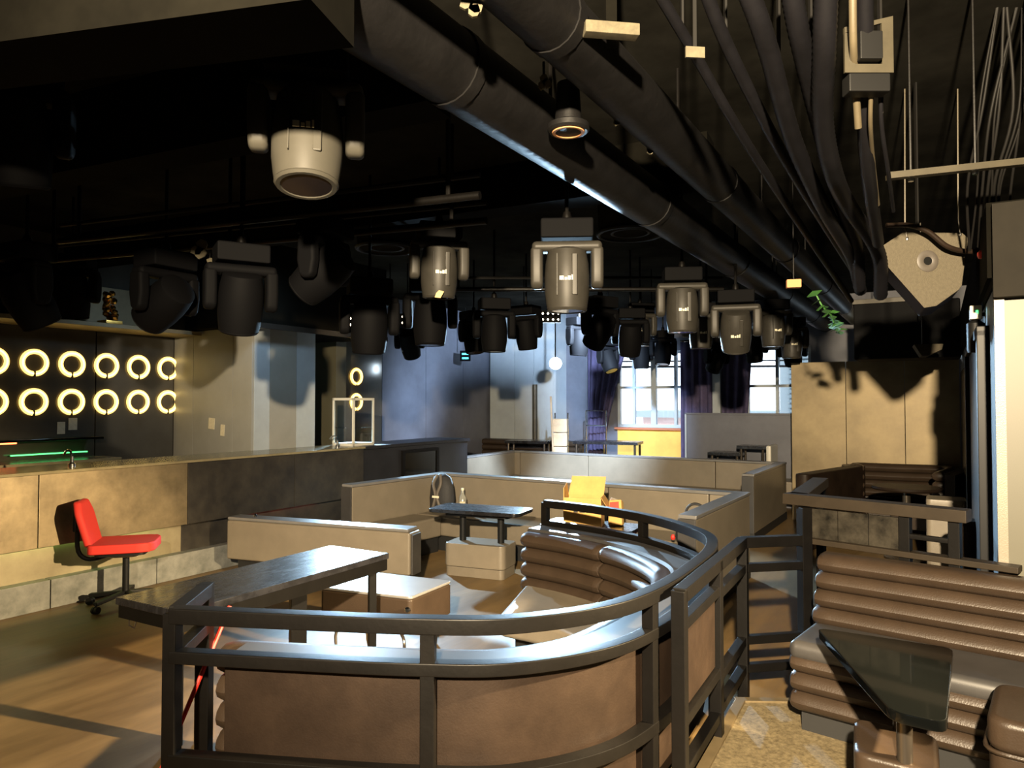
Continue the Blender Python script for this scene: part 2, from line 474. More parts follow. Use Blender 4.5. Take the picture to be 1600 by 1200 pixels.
# ---- the bar
BE = -6.10
bar = thing('bar_counter', 'long stained bar counter with overhanging front and stone kickplate', 'bar counter', ED(BE, 0), ROT)
pe = [-1.5, .3, 1.6, 2.9, 4.2, 5.5, 6.6]
for a, b in zip(pe, pe[1:]):
    B(-.05, 0, a + .003, b - .003, .495, 1.075).build('front_panel', 'bar_panel' if b < 4.5 else 'bar_panel_shaded', bar, bevel=.004)  # far panels take the darker copy where the light fades along the bar
    B(-.14, -.10, a, b, .22, .54).build('lower_panel', 'bar_lower' if b < 4.5 else 'bar_panel_shaded', bar)
B(-.10, -.05, -1.5, 6.6, .52, .54).build('overhang_soffit', 'bar_panel', bar)
for i in range(9):
    a = -1.5 + i * .9
    B(-.30, 0.0, a + .003, a + .897, 0, .23).build('kick_slab', 'bar_stone', bar, bevel=.006)
B(-.60, .03, -1.5, 6.6, 1.075, 1.10).build('worktop', 'bar_top', bar, bevel=.006)
B(-.58, -.14, -1.5, 6.6, 0, 1.075).build('carcass', 'bar_dark', bar)
B(-.095, -.06, 1.7, 4.0, .505, .52).build('led_strip', 'led_green_soft', bar)
B(-.095, -.06, 4.9, 5.9, .505, .52).build('led_strip', 'led_red', bar)
be = thing('bar_end_unit', 'black bar end unit with framed dark hatch', 'bar unit', ED(BE, 6.62), ROT)
B(-.6, -.05, 0, 2.3, 0, 1.06).build('body', 'bar_dark', be, bevel=.006)
B(-.62, .0, 0, 2.3, 1.06, 1.10).build('worktop', 'bar_dark', be, bevel=.006)
hf = MB()
hf.box(-.05, -.02, .75, 1.55, .96, 1.0); hf.box(-.05, -.02, .75, 1.55, .44, .48)
hf.box(-.05, -.02, .75, .80, .48, .96); hf.box(-.05, -.02, 1.50, 1.55, .48, .96)
hf.build('hatch_frame', 'rail_black', be)
B(-.05, -.035, .80, 1.50, .48, .96).build('hatch_panel', 'glass_black', be)

# back counter under the ring wall, with coloured light in its glass front
bc = thing('back_counter', 'glossy back bar counter with green lit glass shelf', 'counter', ED(-8.09, -1.0), ROT)
B(0, .45, 0, 5.45, 0, 1.02).build('body', 'bar_dark', bc, bevel=.006)
B(0, .47, 0, 5.45, 1.02, 1.05).build('worktop', 'bar_top', bc, bevel=.006)
B(0, .30, 0, 5.35, 1.25, 1.275).build('glass_shelf', 'glass_black', bc, bevel=.004)
B(.05, .07, 4.55, 5.3, 1.10, 1.112).build('led_strip', 'led_green', bc)
B(.27, .29, 2.0, 4.5, 1.235, 1.25).build('led_strip', 'led_red', bc)

# shelf above the rings
sh = thing('bulkhead_shelf', 'tan wooden bulkhead shelf above the ring lights', 'shelf', ED(-8.09, .5, 2.44), ROT)
B(0, .55, 0, 4.85, 0, .045).build('board', 'wall_tan', sh, bevel=.004)
B(0, .05, 0, 4.85, .045, .5).build('back_panel', 'wall_tan', sh)

# ring lights
RINGS = []


def ring(d, z, label, grp):
    o = thing('ring_light', label, 'ring light', ED(-8.10, d, z), ROT, grp)
    for part in RINGPARTS:
        c = part.copy(); C.objects.link(c); c.parent = o
    return o


def ring_parts():
    holder = thing('ring_light', 'x', 'ring light', ED(-8.10, 0, 1.65), ROT)
    a0 = R(-90 + 6); a1 = a0 + R(348)
    X, Z = Vector((0, 1, 0)), Vector((0, 0, 1))
    t = MB().torus((.02, 0, 0), X, Z, .117, .026, .018, 40, 8, a0, a1).build('neon_tube', 'neon', holder)
    c = MB().torus((.03, 0, 0), X, Z, .117, .012, .012, 40, 6, a0, a1).build('bright_core', 'neon_core', holder)
    h = B(0, .03, -.012, .012, -.145, -.09).build('socket', 'plastic_black', holder, bevel=.003)
    return holder, [t, c, h]


hold, RINGPARTS = ring_parts()
names = ['leftmost, cut by the frame edge', 'second from the left', 'third from the left', 'fourth from the left', 'fifth from the left', 'last before the grey column']
first = True
for row, z in (('upper', 2.06), ('lower', 1.65)):
    for k in range(6):
        lab = 'yellow ring light in the %s row, %s' % (row, names[k])
        d = 3.78 + .375 * (k - 1)
        if first:
            first = False; hold.location = ED(-8.10, d, z); hold['label'] = lab; hold['group'] = 'ring lights on the bar wall'
        else:
            ring(d, z, lab, 'ring lights on the bar wall')
for row, z in (('upper', 2.06), ('lower', 1.65)):
    ring(8.16, z, 'distant yellow ring light left of the glass cabinet, %s one' % row, 'ring lights on the bar wall')
    ring(8.56, z, 'distant yellow ring light behind the glass cabinet, %s one' % row, 'ring lights on the bar wall')

# columns beside the bar
col = room('wall_column', 'grey panelled column behind the bar counter')
for a, b in ((-8.1, -7.72), (-7.72, -6.99), (-6.99, -6.66)):
    B(a + .002, b - .002, 5.37, 5.41, 0, CEIL).build('face_panel', 'panel_grey', col, bevel=.003)
B(-8.09, -6.68, 5.41, 6.3, 0, CEIL).build('core', 'panel_grey', col)
for a, b in ((5.40, 5.62), (5.62, 6.02), (6.02, 6.32)):
    B(-6.69, -6.655, a + .002, b - .002, 0, CEIL).build('side_panel', 'panel_pale' if b < 5.63 or b > 6.1 else 'panel_grey', col, bevel=.003)
col2 = room('wall_pilaster', 'narrow tan pilaster beyond the grey column')
B(-8.1, -7.28, 7.3, 7.5, 0, CEIL).build('face_panel', 'wall_beige', col2)
bh = room('trim_6', 'black dropped bulkhead above the bar beyond the column')
B(-8.09, -6.45, 5.2, 7.4, 2.50, CEIL).build('bulkhead_box', 'beam_black', bh)
B(-6.46, -6.42, 5.2, 7.4, 2.47, 2.53).build('edge_strip', 'steel_pole', bh)
# far pale column and its panels
col3 = room('wall_far_column', 'pale blue lit panelled column at the far end')
B(-8.05, -6.55, 12.55, 12.97, 0, CEIL).build('core', 'panel_grey', col3)
for a, b in ((-8.05, -7.45), (-7.45, -7.0), (-7.0, -6.55)):
    B(a + .004, b - .004, 12.5, 12.55, 0, CEIL).build('panel', 'panel_pale', col3, bevel=.004)
B(-6.55, -6.50, 12.5, 12.97, 0, CEIL).build('edge_panel', 'panel_pale', col3)
MB().tube([(-6.95, 12.46, .6), (-6.95, 12.46, 2.0)], .05, 12).build('pipe', 'steel_tan', col3)

# ceiling beams, running across the view
for i, (px0, py0, px1, py1, z, wd, ht, nm) in enumerate(((0, 105, 470, 45, 2.70, .26, .75, 'dark ceiling beam nearest the camera'),
                                   (0, 300, 470, 212, 3.0, .22, .45, 'dark ceiling beam above the left spotlights'),
                                   (300, 395, 800, 330, 3.12, .25, .33, 'dark ceiling beam across the room center'))):
    a, b = onz(px0, py0, z), onz(px1, py1, z)
    dd = (b - a).normalized(); a = a - dd * 2.0; b = b + dd * (.1, .8, 1.5)[i]
    o = MB().bar(a + Vector((0, 0, ht / 2)), b + Vector((0, 0, ht / 2)), wd, ht).build('trim_%d' % (i + 3), 'beam_black')
    struct(o, nm)

# ================================================================== booths and rails
def path_len(path):
    s = [0]
    for a, b in zip(path, path[1:]): s.append(s[-1] + (b - a).length)
    return s


def sub(path, a, b):
    n = len(path) - 1
    return path[int(round(a * n)):int(round(b * n)) + 1]


RP = [(-1.21, 2.555), (-.75, 2.49), (-.33, 2.44), (0, 2.445), (.345, 2.60), (.60, 2.88), (.825, 3.25), (1.0, 3.6), (1.085, 3.95),
      (1.02, 4.32), (.86, 4.68), (.58, 5.04), (.25, 5.33)]
RPATH = spline([(x, y, 0) for x, y in RP], 8)
rail = thing('booth_railing', 'curved black metal railing wrapping the front round booth', 'railing', (-1.21, 2.555, 0))


def rect(u0, u1, z0, z1): return [(u0, z0), (u1, z0), (u1, z1), (u0, z1)]


def near_i(p):
    return min(range(len(RPATH)), key=lambda i: (RPATH[i] - Vector((p[0], p[1], 0))).length)


MB().sweep(RPATH, rect(-.03, .03, .865, .92)).build('top_rail', 'rail_black', rail, bevel=.005, world=True)
MB().sweep(RPATH, rect(-.028, .028, .725, .77)).build('middle_rail', 'rail_black', rail, bevel=.005, world=True)
MB().sweep(RPATH, rect(-.028, .028, .36, .41)).build('lower_rail', 'rail_black', rail, bevel=.005, world=True)
for p in ((-1.21, 2.555), (-.29, 2.44), (.535, 2.80), (1.05, 3.78), (.87, 4.66), (.26, 5.32)):
    q = RPATH[near_i(p)]; i = near_i(p)
    t = (RPATH[min(i + 1, len(RPATH) - 1)] - RPATH[max(i - 1, 0)]).normalized()
    MB().bar((q.x, q.y, 0), (q.x, q.y, .90), .05, .05, up=t).build('post', 'rail_black', rail, bevel=.004, world=True)
# short return at the open end
MB().bar((-1.20, 2.56, .892), (-1.235, 2.88, .892), .055, .055).build('return_rail', 'rail_black', rail, bevel=.004, world=True)
MB().bar((-1.20, 2.56, .748), (-1.235, 2.88, .748), .05, .045).build('return_rail', 'rail_black', rail, bevel=.004, world=True)
MB().bar((-1.235, 2.88, 0), (-1.235, 2.88, .92), .055, .055, up=(0, 1, 0)).build('post', 'rail_black', rail, bevel=.004, world=True)

i0 = near_i((-1.13, 2.54))
sofa = thing('curved_booth_sofa', 'brown channel-tufted curved booth sofa inside the front railing', 'sofa', (0, 2.8, 0))
i1 = near_i((-.29, 2.44)); i2 = near_i((.535, 2.80)); iN = len(RPATH) - 1
ip = near_i((-1.045, 2.53))
for a, b in ((ip, i1), (i1, i2), (i2, near_i((1.05, 3.78))), (near_i((1.05, 3.78)), iN)):
    MB().sweep(RPATH[a:b + 1], rect(.04, .075, .385, .705)).build('back_panel', 'panel_brown', sofa, bevel=.004, world=True)
    MB().sweep(RPATH[a:b + 1], rect(.04, .075, .10, .365)).build('back_panel', 'panel_brown', sofa, bevel=.004, world=True)
MB().sweep(RPATH[ip:], rect(.075, .17, .08, .70)).build('back_core', 'roll_brown', sofa, world=True)
MB().sweep(RPATH[ip:], [(.04, .705), (.20, .705), (.215, .72), (.20, .735), (.04, .735)]).build('back_cap', 'sofa_trim', sofa, world=True)


def roll(path, u, z, ru, rz, nm, mt, par, n=12):
    prof = [(u + ru * math.cos(2 * math.pi * k / n), z + rz * math.sin(2 * math.pi * k / n)) for k in range(n)]

    def sc_(i, m):
        e = min(i, m - 1 - i)
        return (.55, .86, 1.0)[min(e, 2)]
    P = [Vector((p[0], p[1], 0)) for p in path]
    t0 = (P[1] - P[0]).normalized(); t1 = (P[-1] - P[-2]).normalized()
    P = [P[0], P[0] + t0 * .012, P[0] + t0 * .04] + P[1:-1] + [P[-1] - t1 * .04, P[-1] - t1 * .012, P[-1]]
    return MB().sweep(P, prof, sc_).build(nm, mt, par, world=True)


seam = near_i((.80, 4.78))
for k in range(4):
    z = .665 - k * .105
    roll(RPATH[i0:seam + 1], .235, z, .085, .058, 'roll', 'roll_brown', sofa)
    roll(RPATH[seam:], .235, z, .085, .058, 'roll', 'roll_brown', sofa)
# seat
off = []
for i in range(i0, iN + 1):
    t = (RPATH[min(i + 1, iN)] - RPATH[i - 1]).normalized(); off.append(RPATH[i] + Vector((-t.y, t.x, 0)) * .20)
inner = spline([(-.08, 4.36, 0), (.20, 4.15, 0), (.38, 3.85, 0), (.32, 3.5, 0), (.02, 3.26, 0), (-.5, 3.22, 0), (-1.14, 3.28, 0)], 5)
MB().prism([(p.x, p.y) for p in off + inner], .22, .36).build('seat', 'sofa_seat', sofa, bevel=.03, seg=3, world=True)
innk = spline([(.02, 4.5, 0), (.3, 4.2, 0), (.46, 3.85, 0), (.38, 3.42, 0), (.02, 3.16, 0), (-.5, 3.12, 0), (-1.1, 3.18, 0)], 5)
MB().prism([(p.x, p.y) for p in off + innk], .0, .22).build('plinth', 'toe_kick', sofa, world=True)

# second railing by the walkway
r2 = thing('walkway_railing', 'black metal railing with corner beside the granite walkway', 'railing', (.63, 2.80, 0))
q0, q1, q2 = Vector((.655, 2.80, 0)), Vector((1.245, 3.86, 0)), Vector((1.61, 3.93, 0))
qm = (q0 + q1) / 2
for p in (q0, qm, q1):
    MB().bar(p, p + Vector((0, 0, .915)), .055, .055, up=(q1 - q0).normalized()).build('post', 'rail_black', r2, bevel=.004, world=True)
MB().bar(q2, q2 + Vector((0, 0, 1.07)), .06, .06, up=(1, .2, 0)).build('post', 'rail_black', r2, bevel=.004, world=True)
def hz(a, b, z, w=.045, h=.045, nm='rail', mt='rail_black', par=None):
    v = Vector((0, 0, z))
    return MB().bar(a + v, b + v, w, h).build(nm, mt, par, bevel=.004, world=True)
hz(q0, q1, .892, .055, .056, 'top_rail', 'rail_black', r2)
hz(q1, q2, .892, .055, .056, 'top_rail', 'rail_black', r2)
hz(q0, qm, .775, par=r2); hz(qm, q1, .755, par=r2); hz(q1, q2, .755, par=r2)
for z in (.37, .22): hz(qm, q1, z, par=r2); hz(q1, q2, z, par=r2)
hz(q0, qm, .40, par=r2); hz(q0, qm, .20, par=r2)
tq = (qm - q0).normalized(); nq = Vector((-tq.y, tq.x, 0))
MB().slab([q0 + tq * .03 + nq * .0 + Vector((0, 0, .43)), qm - tq * .03 + Vector((0, 0, .43)), qm - tq * .03 + Vector((0, 0, .74)), q0 + tq * .03 + Vector((0, 0, .74))], nq * .02).build('infill_panel', 'panel_brown', r2, world=True)

# third railing with marbled panel, above the right sofa
r3 = thing('booth_partition', 'black framed partition with marbled panel behind right sofa', 'partition', (1.63, 3.98, 0))
g = Vector((.69, -.724, 0)).normalized(); s0 = Vector((1.63, 3.985, 0)); s1 = s0 + g * .78
b1 = Vector((2.10, 4.85, 0))
hz(s0 - g * .10, s1 + g * .02, 1.105, .10, .06, 'cap_rail', 'rail_cap', r3)
hz(s0 - g * .03, b1, 1.105, .10, .06, 'cap_rail', 'rail_cap', r3)
L = .78
tp = (.0, .455, .72)
for k in (.005, .52, .74):
    p = s0 + g * k
    MB().bar(p, p + Vector((0, 0, 1.08)), .05, .05, up=g).build('post', 'rail_black', r3, bevel=.003, world=True)
MB().bar(b1, b1 + Vector((0, 0, 1.08)), .05, .05, up=g).build('post', 'rail_black', r3, bevel=.003, world=True)
n3 = Vector((-g.y, g.x, 0))
for k in range(3):
    a, b = .03 + k * .157, .03 + (k + 1) * .157 - .004
    MB().slab([s0 + g * a + Vector((0, 0, .90)), s0 + g * b + Vector((0, 0, .90)), s0 + g * b + Vector((0, 0, 1.06)), s0 + g * a + Vector((0, 0, 1.06))], n3 * .02).build('marble_panel', 'marble_black', r3, world=True)
hz(s0 + g * .52, s0 + g * .74, .975, .03, .025, 'rail', 'rail_black', r3)
hz(s0, s0 + g * 1.0, .885, .08, .03, 'ledge', 'rail_cap', r3)

# right sofa
g2 = Vector((.766, -.643, 0)); n2 = Vector((-.643, -.766, 0))
rs = thing('right_booth_sofa', 'brown horizontally rolled booth sofa beside the walkway', 'sofa', (1.62, 3.78, .10), 0)
S0 = Vector((1.665, 3.80, 0))
def P2(a, b, z): v = S0 + g2 * a + n2 * b; return Vector((v.x, v.y, z))
def poly2(a0, a1, b0, b1): return [(P2(a, b, 0).x, P2(a, b, 0).y) for a, b in ((a0, b0), (a1, b0), (a1, b1), (a0, b1))]
MB().prism(poly2(0, .98, 0, .10), .1, .86).build('back_core', 'roll_brown', rs, bevel=.01, world=True)
for k in range(4):
    z = .825 - k * .088
    path = [P2(.005 - k * .006 + j * .0955, 0, 0) for j in range(11)]
    roll([(p.x, p.y, 0) for p in path], -(.125 + k * .008), z, .075, .049, 'roll', 'roll_brown', rs)
MB().prism(poly2(-.01, .98, .10, .56), .44, .53).build('seat', 'sofa_trim', rs, bevel=.035, seg=3, world=True)
for k in range(3):
    z = .425 - k * .088
    path = [P2(-.01 + j * .0985, 0, 0) for j in range(11)]
    roll([(p.x, p.y, 0) for p in path], -.50, z, .07, .049, 'front_roll', 'roll_brown', rs)
MB().prism(poly2(.03, .98, .08, .49), .1, .44).build('seat_base', 'toe_kick', rs, world=True)

# black glass table on the walkway
gt = thing('glass_top_table', 'glossy black table with upholstered pedestal at lower right', 'table', (1.5, 2.7, .10))
tc = [onz(1275, 980, .66), onz(1490, 1012, .66), onz(1480, 1130, .66), onz(1392, 1110, .66)]
def rounded(poly, r, n=4):
    out = []
    m = len(poly)
    for i in range(m):
        p = Vector(poly[i][:2]); a = Vector(poly[i - 1][:2]); b = Vector(poly[(i + 1) % m][:2])
        ta, tb = (a - p).normalized(), (b - p).normalized()
        pa_, pb_ = p + ta * r, p + tb * r
        for k in range(n + 1):
            t = k / n; out.append(((1 - t) ** 2) * pa_ + 2 * t * (1 - t) * p + t * t * pb_)
    return out
MB().prism(rounded([(p.x, p.y) for p in tc], .05), .622, .66).build('table_top', 'glass_black', gt, bevel=.006, world=True)
bp_ = rounded([(1.36, 2.86), (1.60, 2.70), (1.44, 2.42), (1.22, 2.57)], .05)
MB().prism(bp_, .10, .40).build('pedestal', 'roll_brown', gt, bevel=.02, seg=3, world=True)
for (x, y) in ((1.37, 2.51), (1.48, 2.74)):
    MB().tube([(x, y, .38), (x, y, .63)], .026, 14).build('column', 'steel_pole', gt, world=True)

# pouf at the right edge
pf = thing('pouf_stool', 'rounded brown upholstered stool at the bottom right corner', 'stool', (1.93, 2.53, .0), R(-38))
MB().prism(rounded([(-.2, -.2), (.3, -.2), (.3, .2), (-.2, .2)], .07), .0, .44).build('body', 'roll_brown', pf, bevel=.015)
MB().prism(rounded([(-.205, -.205), (.305, -.205), (.305, .205), (-.205, .205)], .07), .44, .56).build('cushion', 'roll_brown', pf, bevel=.03, seg=3)
pth = rounded([(-.21, -.21), (.31, -.21), (.31, .21), (-.21, .21)], .07)
MB().tube([(p.x, p.y, .445) for p in pth] + [(pth[0].x, pth[0].y, .445)], .008, 6).build('piping', 'roll_brown', pf)


# ------------------------------------------------------------------ U sofas
def usofa(name, label, LF, LB, RB, RF, z, seat_d, thick=.14, seams=()):
    """LF left arm front, LB left back corner, RB right back corner, RF right arm front (outer plan points)"""
    LF, LB, RB, RF = [Vector((p[0], p[1], 0)) for p in (LF, LB, RB, RF)]
    o = thing(name, label, 'sofa', (LB + RB) / 2, math.atan2((RB - LB).y, (RB - LB).x))
    ex = (RB - LB).normalized(); la = (LF - LB).normalized(); ra = (RF - RB).normalized()
    nin = Vector((ex.y, -ex.x, 0))     # from the back towards the opening
    # arms
    for nm, a, b, s in (('left_arm', LB, LF, 1), ('right_arm', RB, RF, -1)):
        t = (b - a).normalized(); off_ = ex * s * thick
        MB().prism([(p.x, p.y) for p in (a + t * thick * .8, b, b + off_, a + t * thick * .8 + off_)], .10, z - .03).build(nm, 'sofa_taupe', o, bevel=.012, world=True)
        MB().prism([(p.x, p.y) for p in (a - ex * s * .004, b + t * .006 - ex * s * .004, b + off_ + t * .006, a + off_)], z - .03, z).build('arm_cap', 'cap_leather', o, bevel=.008, world=True)
        MB().prism([(p.x, p.y) for p in (b + t * .001, b + t * .02, b + t * .02 + off_, b + t * .001 + off_)], .10, z - .03).build('arm_front', 'sofa_trim', o, bevel=.006, world=True)
    L_ = (RB - LB).length
    cuts = [0] + list(seams) + [1]
    for a, b in zip(cuts, cuts[1:]):
        p, q = LB + ex * (a * L_ + .004), LB + ex * (b * L_ - .004)
        MB().prism([(v.x, v.y) for v in (p, q, q + nin * thick, p + nin * thick)], .10, z - .03).build('back_section', 'sofa_taupe', o, bevel=.012, world=True)
    MB().prism([(v.x, v.y) for v in (LB, RB, RB + nin * (thick + .004), LB + nin * (thick + .004))], z - .03, z + .002).build('back_cap', 'cap_leather', o, bevel=.008, world=True)
    # seats
    i0_, i1_ = LB + ex * thick + nin * thick, RB - ex * thick + nin * thick
    MB().prism([(v.x, v.y) for v in (i0_, i1_, i1_ + nin * seat_d, i0_ + nin * seat_d)], .17, .39).build('seat', 'sofa_seat', o, bevel=.025, seg=3, world=True)
    MB().prism([(v.x, v.y) for v in (i0_, i1_, i1_ + nin * (seat_d - .06), i0_ + nin * (seat_d - .06))], 0, .17).build('plinth', 'toe_kick', o, world=True)
    for a, b, s in ((LB, LF, 1), (RB, RF, -1)):
        t = (b - a).normalized(); st_ = a + t * (thick + seat_d + .01) + ex * s * (thick + .002); en = b + ex * s * (thick + .002)
        MB().prism([(v.x, v.y) for v in (st_, en, en + ex * s * seat_d * .8, st_ + ex * s * seat_d * .8)], .17, .388).build('seat', 'sofa_seat', o, bevel=.025, seg=3, world=True)
        MB().prism([(v.x, v.y) for v in (st_, en, en + ex * s * seat_d * .7, st_ + ex * s * seat_d * .7)], 0, .17).build('plinth', 'toe_kick', o, world=True)
        MB().prism([(v.x, v.y) for v in (a, b, b + ex * s * thick * .9, a + ex * s * thick * .9)], 0, .10).build('plinth', 'toe_kick', o, world=True)
    MB().prism([(v.x, v.y) for v in (LB, RB, RB + nin * thick * .9, LB + nin * thick * .9)], 0, .10).build('plinth', 'toe_kick', o, world=True)
    return o


ZS = .80
usofa('u_shaped_sofa', 'taupe U-shaped booth sofa in the middle, backpack in its corner',
      onz(535, 756, ZS), onz(690, 737, ZS), onz(1172, 769, ZS), onz(1088, 806, ZS), ZS, .50, seams=(.05, .62, .905))
usofa('u_shaped_sofa', 'taupe U-shaped booth sofa farthest back, before the black tables',
      onz(718, 713, ZS), onz(800, 703, ZS), onz(1229, 722, ZS), onz(1178, 741, ZS), ZS, .50, seams=(.055, .34, .79))

# low bench panel
l0, l1 = onz(354, 808, .548), onz(640, 828, .548)
bn = thing('low_bench_back', 'low taupe upholstered bench back beside the long black table', 'bench', (l0.x, l0.y, 0), math.atan2((l1 - l0).y, (l1 - l0).x))
Lb = Vector((l1.x - l0.x, l1.y - l0.y, 0)).length
B(0, Lb, 0, .20, .15, .52).build('padded_panel', 'sofa_taupe', bn, bevel=.02, seg=3)
B(.0, Lb - .02, .012, .19, .52, .55).build('top_cap', 'cap_leather', bn, bevel=.01)
B(Lb, Lb + .02, .02, .18, .15, .50).build('end_panel', 'sofa_trim', bn, bevel=.008)
B(.1, Lb - .06, .05, .18, 0, .15).build('plinth', 'toe_kick', bn)
MB().lathe([(.012, .55), (.018, .562), (.012, .578), (.004, .585)], 10, Matrix.Translation((.27, .08, 0))).build('stud', 'chrome', bn)

# long black table
tz = .72
c4 = [onz(280, 956, tz), onz(608, 864, tz), onz(516, 852, tz), onz(180, 933, tz)]
lt = thing('long_black_table', 'long glossy black table reflecting the far lights', 'table', (c4[0].x, c4[0].y, 0), math.atan2((c4[1] - c4[0]).y, (c4[1] - c4[0]).x))
MB().prism([(p.x, p.y) for p in c4], tz - .035, tz).build('table_top', 'table_black', lt, bevel=.004, world=True)
cen = sum(c4, Vector()) / 4
ins = [Vector((cen.x + (p.x - cen.x) * .985, cen.y + (p.y - cen.y) * .97, 0)) for p in c4]
MB().prism([(p.x, p.y) for p in ins], tz - .10, tz - .035).build('apron', 'rail_black', lt, world=True)
for (a, b, wd) in ((.60, .35, .085), (.95, .12, .045), (.12, .55, .05)):
    p = ins[0].lerp(ins[1], a).lerp(ins[3].lerp(ins[2], a), b)
    MB().bar((p.x, p.y, 0), (p.x, p.y, tz - .10), wd, wd, up=(1, .5, 0)).build('leg', 'rail_black', lt, bevel=.004, world=True)
p = ins[0].lerp(ins[1], .14).lerp(ins[3].lerp(ins[2], .14), .5)
MB().tube([(p.x + .05, p.y, 0), (p.x + .05, p.y, tz - .1)], .009, 8).build('chrome_rod', 'chrome', lt, world=True)
p = c4[3].lerp(c4[0], .18)
MB().tube([(p.x, p.y + .03, .62), (p.x, p.y + .03, .59), (p.x + .03, p.y + .02, .58), (p.x + .04, p.y + .02, .62)], .003, 6).build('hook', 'steel_pole', lt, world=True)

# ottoman on bent tube legs
oz = .42
o4 = [onz(500, 918, oz), onz(642, 934, oz), onz(706, 908, oz), onz(565, 892, oz)]
ot = thing('ottoman_bench', 'dark upholstered ottoman on bent tube legs behind the table', 'ottoman', (o4[0].x, o4[0].y, 0), math.atan2((o4[1] - o4[0]).y, (o4[1] - o4[0]).x))
MB().prism(rounded([(p.x, p.y) for p in o4], .03), .20, .405).build('cushion', 'roll_brown', ot, bevel=.012, seg=3, world=True)
MB().prism(rounded([(p.x, p.y) for p in o4], .03), .405, .425).build('top_pad', 'cap_leather', ot, bevel=.008, seg=2, world=True)
oc = sum(o4, Vector()) / 4
for i in range(4):
    p = Vector((o4[i].x, o4[i].y, 0)).lerp(Vector((oc.x, oc.y, 0)), .25); q = Vector((o4[i].x, o4[i].y, 0)).lerp(Vector((oc.x, oc.y, 0)), .55)
    MB().tube(spline([(q.x, q.y, .21), (q.x * .6 + p.x * .4, q.y * .6 + p.y * .4, .17), (p.x, p.y, .12), (p.x, p.y, 0.0)], 4), .011, 8).build('leg', 'steel_pole', ot, world=True)
MB().lathe([(.012, 0), (.02, .01), (.012, .02)], 10, Matrix.Translation(Vector((o4[1].x - .02, o4[1].y + .0, .345))) @ Matrix.Rotation(R(90), 4, 'X')).build('bolt', 'chrome', ot, world=True)


# pedestal tables of the middle booth
def pedestal_table(label, center, rz, tl, tw, z, bl, bw, bh):
    o = thing('pedestal_table', label, 'table', (center[0], center[1], 0), rz, 'booth pedestal tables')
    def rr(a, b, r): return rounded([(-a / 2, -b / 2), (a / 2, -b / 2), (a / 2, b / 2), (-a / 2, b / 2)], r)
    MB().prism(rr(tl, tw, .07), z - .035, z).build('table_top', 'table_black', o, bevel=.006)
    MB().prism(rr(tl * .7, tw * .6, .05), z - .07, z - .035).build('underframe', 'rail_black', o)
    MB().prism(rr(bl * .97, bw * .97, .05), 0, .09).build('pedestal_base', 'sofa_seat', o, bevel=.006)
    MB().prism(rr(bl, bw, .06), .092, bh).build('pedestal', 'sofa_taupe', o, bevel=.012, seg=2)
    for x in (-.19, .21):
        MB().tube([(x, 0, bh - .01), (x, 0, z - .06)], .033, 14).build('column', 'plastic_black', o)
    return o


pedestal_table('black pedestal table near the backpack, on a taupe padded base', (-.30, 6.86), R(-22), .94, .44, .63, .62, .34, .31)
tb2 = pedestal_table('black pedestal table carrying the cardboard box', (.66, 5.95), R(-26), .80, .42, .63, .56, .32, .31)

# cardboard box
bx = thing('cardboard_box', 'open yellow cardboard box standing on the middle table', 'box', (.60, 5.93, .632), R(-14))
bw_, bd_, bh_ = .31, .24, .235
for nm, bb in (('side', (-bw_ / 2, bw_ / 2, -bd_ / 2, -bd_ / 2 + .008, 0, bh_)), ('side', (-bw_ / 2, bw_ / 2, bd_ / 2 - .008, bd_ / 2, 0, bh_)),
               ('side', (-bw_ / 2, -bw_ / 2 + .008, -bd_ / 2 + .008, bd_ / 2 - .008, 0, bh_)), ('side', (bw_ / 2 - .008, bw_ / 2, -bd_ / 2 + .008, bd_ / 2 - .008, 0, bh_)),
               ('bottom', (-bw_ / 2 + .008, bw_ / 2 - .008, -bd_ / 2 + .008, bd_ / 2 - .008, .002, .010))):
    B(*bb).build(nm, 'cardboard', bx)
MB().slab([(-bw_ / 2 + .005, bd_ / 2 - .006, bh_), (bw_ / 2 - .005, bd_ / 2 - .006, bh_), (bw_ / 2 + .01, bd_ / 2 + .03, bh_ + .15), (-bw_ / 2 + .03, bd_ / 2 + .03, bh_ + .15)], (0, .006, 0)).build('flap', 'cardboard', bx)
MB().slab([(bw_ / 2, -bd_ / 2 + .01, bh_), (bw_ / 2, bd_ / 2 - .01, bh_), (bw_ / 2 + .07, bd_ / 2 - .03, bh_ - .10), (bw_ / 2 + .07, -bd_ / 2 + .03, bh_ - .12)], (0, 0, .006)).build('flap', 'cardboard', bx)
MB().slab([(-bw_ / 2, -bd_ / 2 + .01, bh_), (-bw_ / 2, bd_ / 2 - .01, bh_), (-bw_ / 2 - .01, bd_ / 2 - .02, bh_ + .10), (-bw_ / 2 - .01, -bd_ / 2 + .06, bh_ + .07)], (.006, 0, 0)).build('flap', 'cardboard', bx)
for k, (x0, x1) in enumerate(((-.07, -.035), (-.022, .022), (.036, .05), (.056, .07))):
    B(x0, x1, -bd_ / 2 - .001, -bd_ / 2 + .001, .115, .14).build('print_mark', 'ink', bx)
rp = thing('red_packet', 'crumpled red and cream packet beside the cardboard box', 'packet', (.86, 5.90, .632), R(-20))
pk = MB(); pk.add([(-.06, -.04, 0), (.06, -.04, 0), (.06, .05, 0), (-.06, .05, 0), (-.055, -.02, .20), (.05, -.03, .22), (.06, .03, .19), (-.05, .04, .23)],
                  [(3, 2, 1, 0), (4, 5, 6, 7), (0, 1, 5, 4), (1, 2, 6, 5), (2, 3, 7, 6), (3, 0, 4, 7)])
pk.build('wrapper', 'cardboard', rp, bevel=.01)
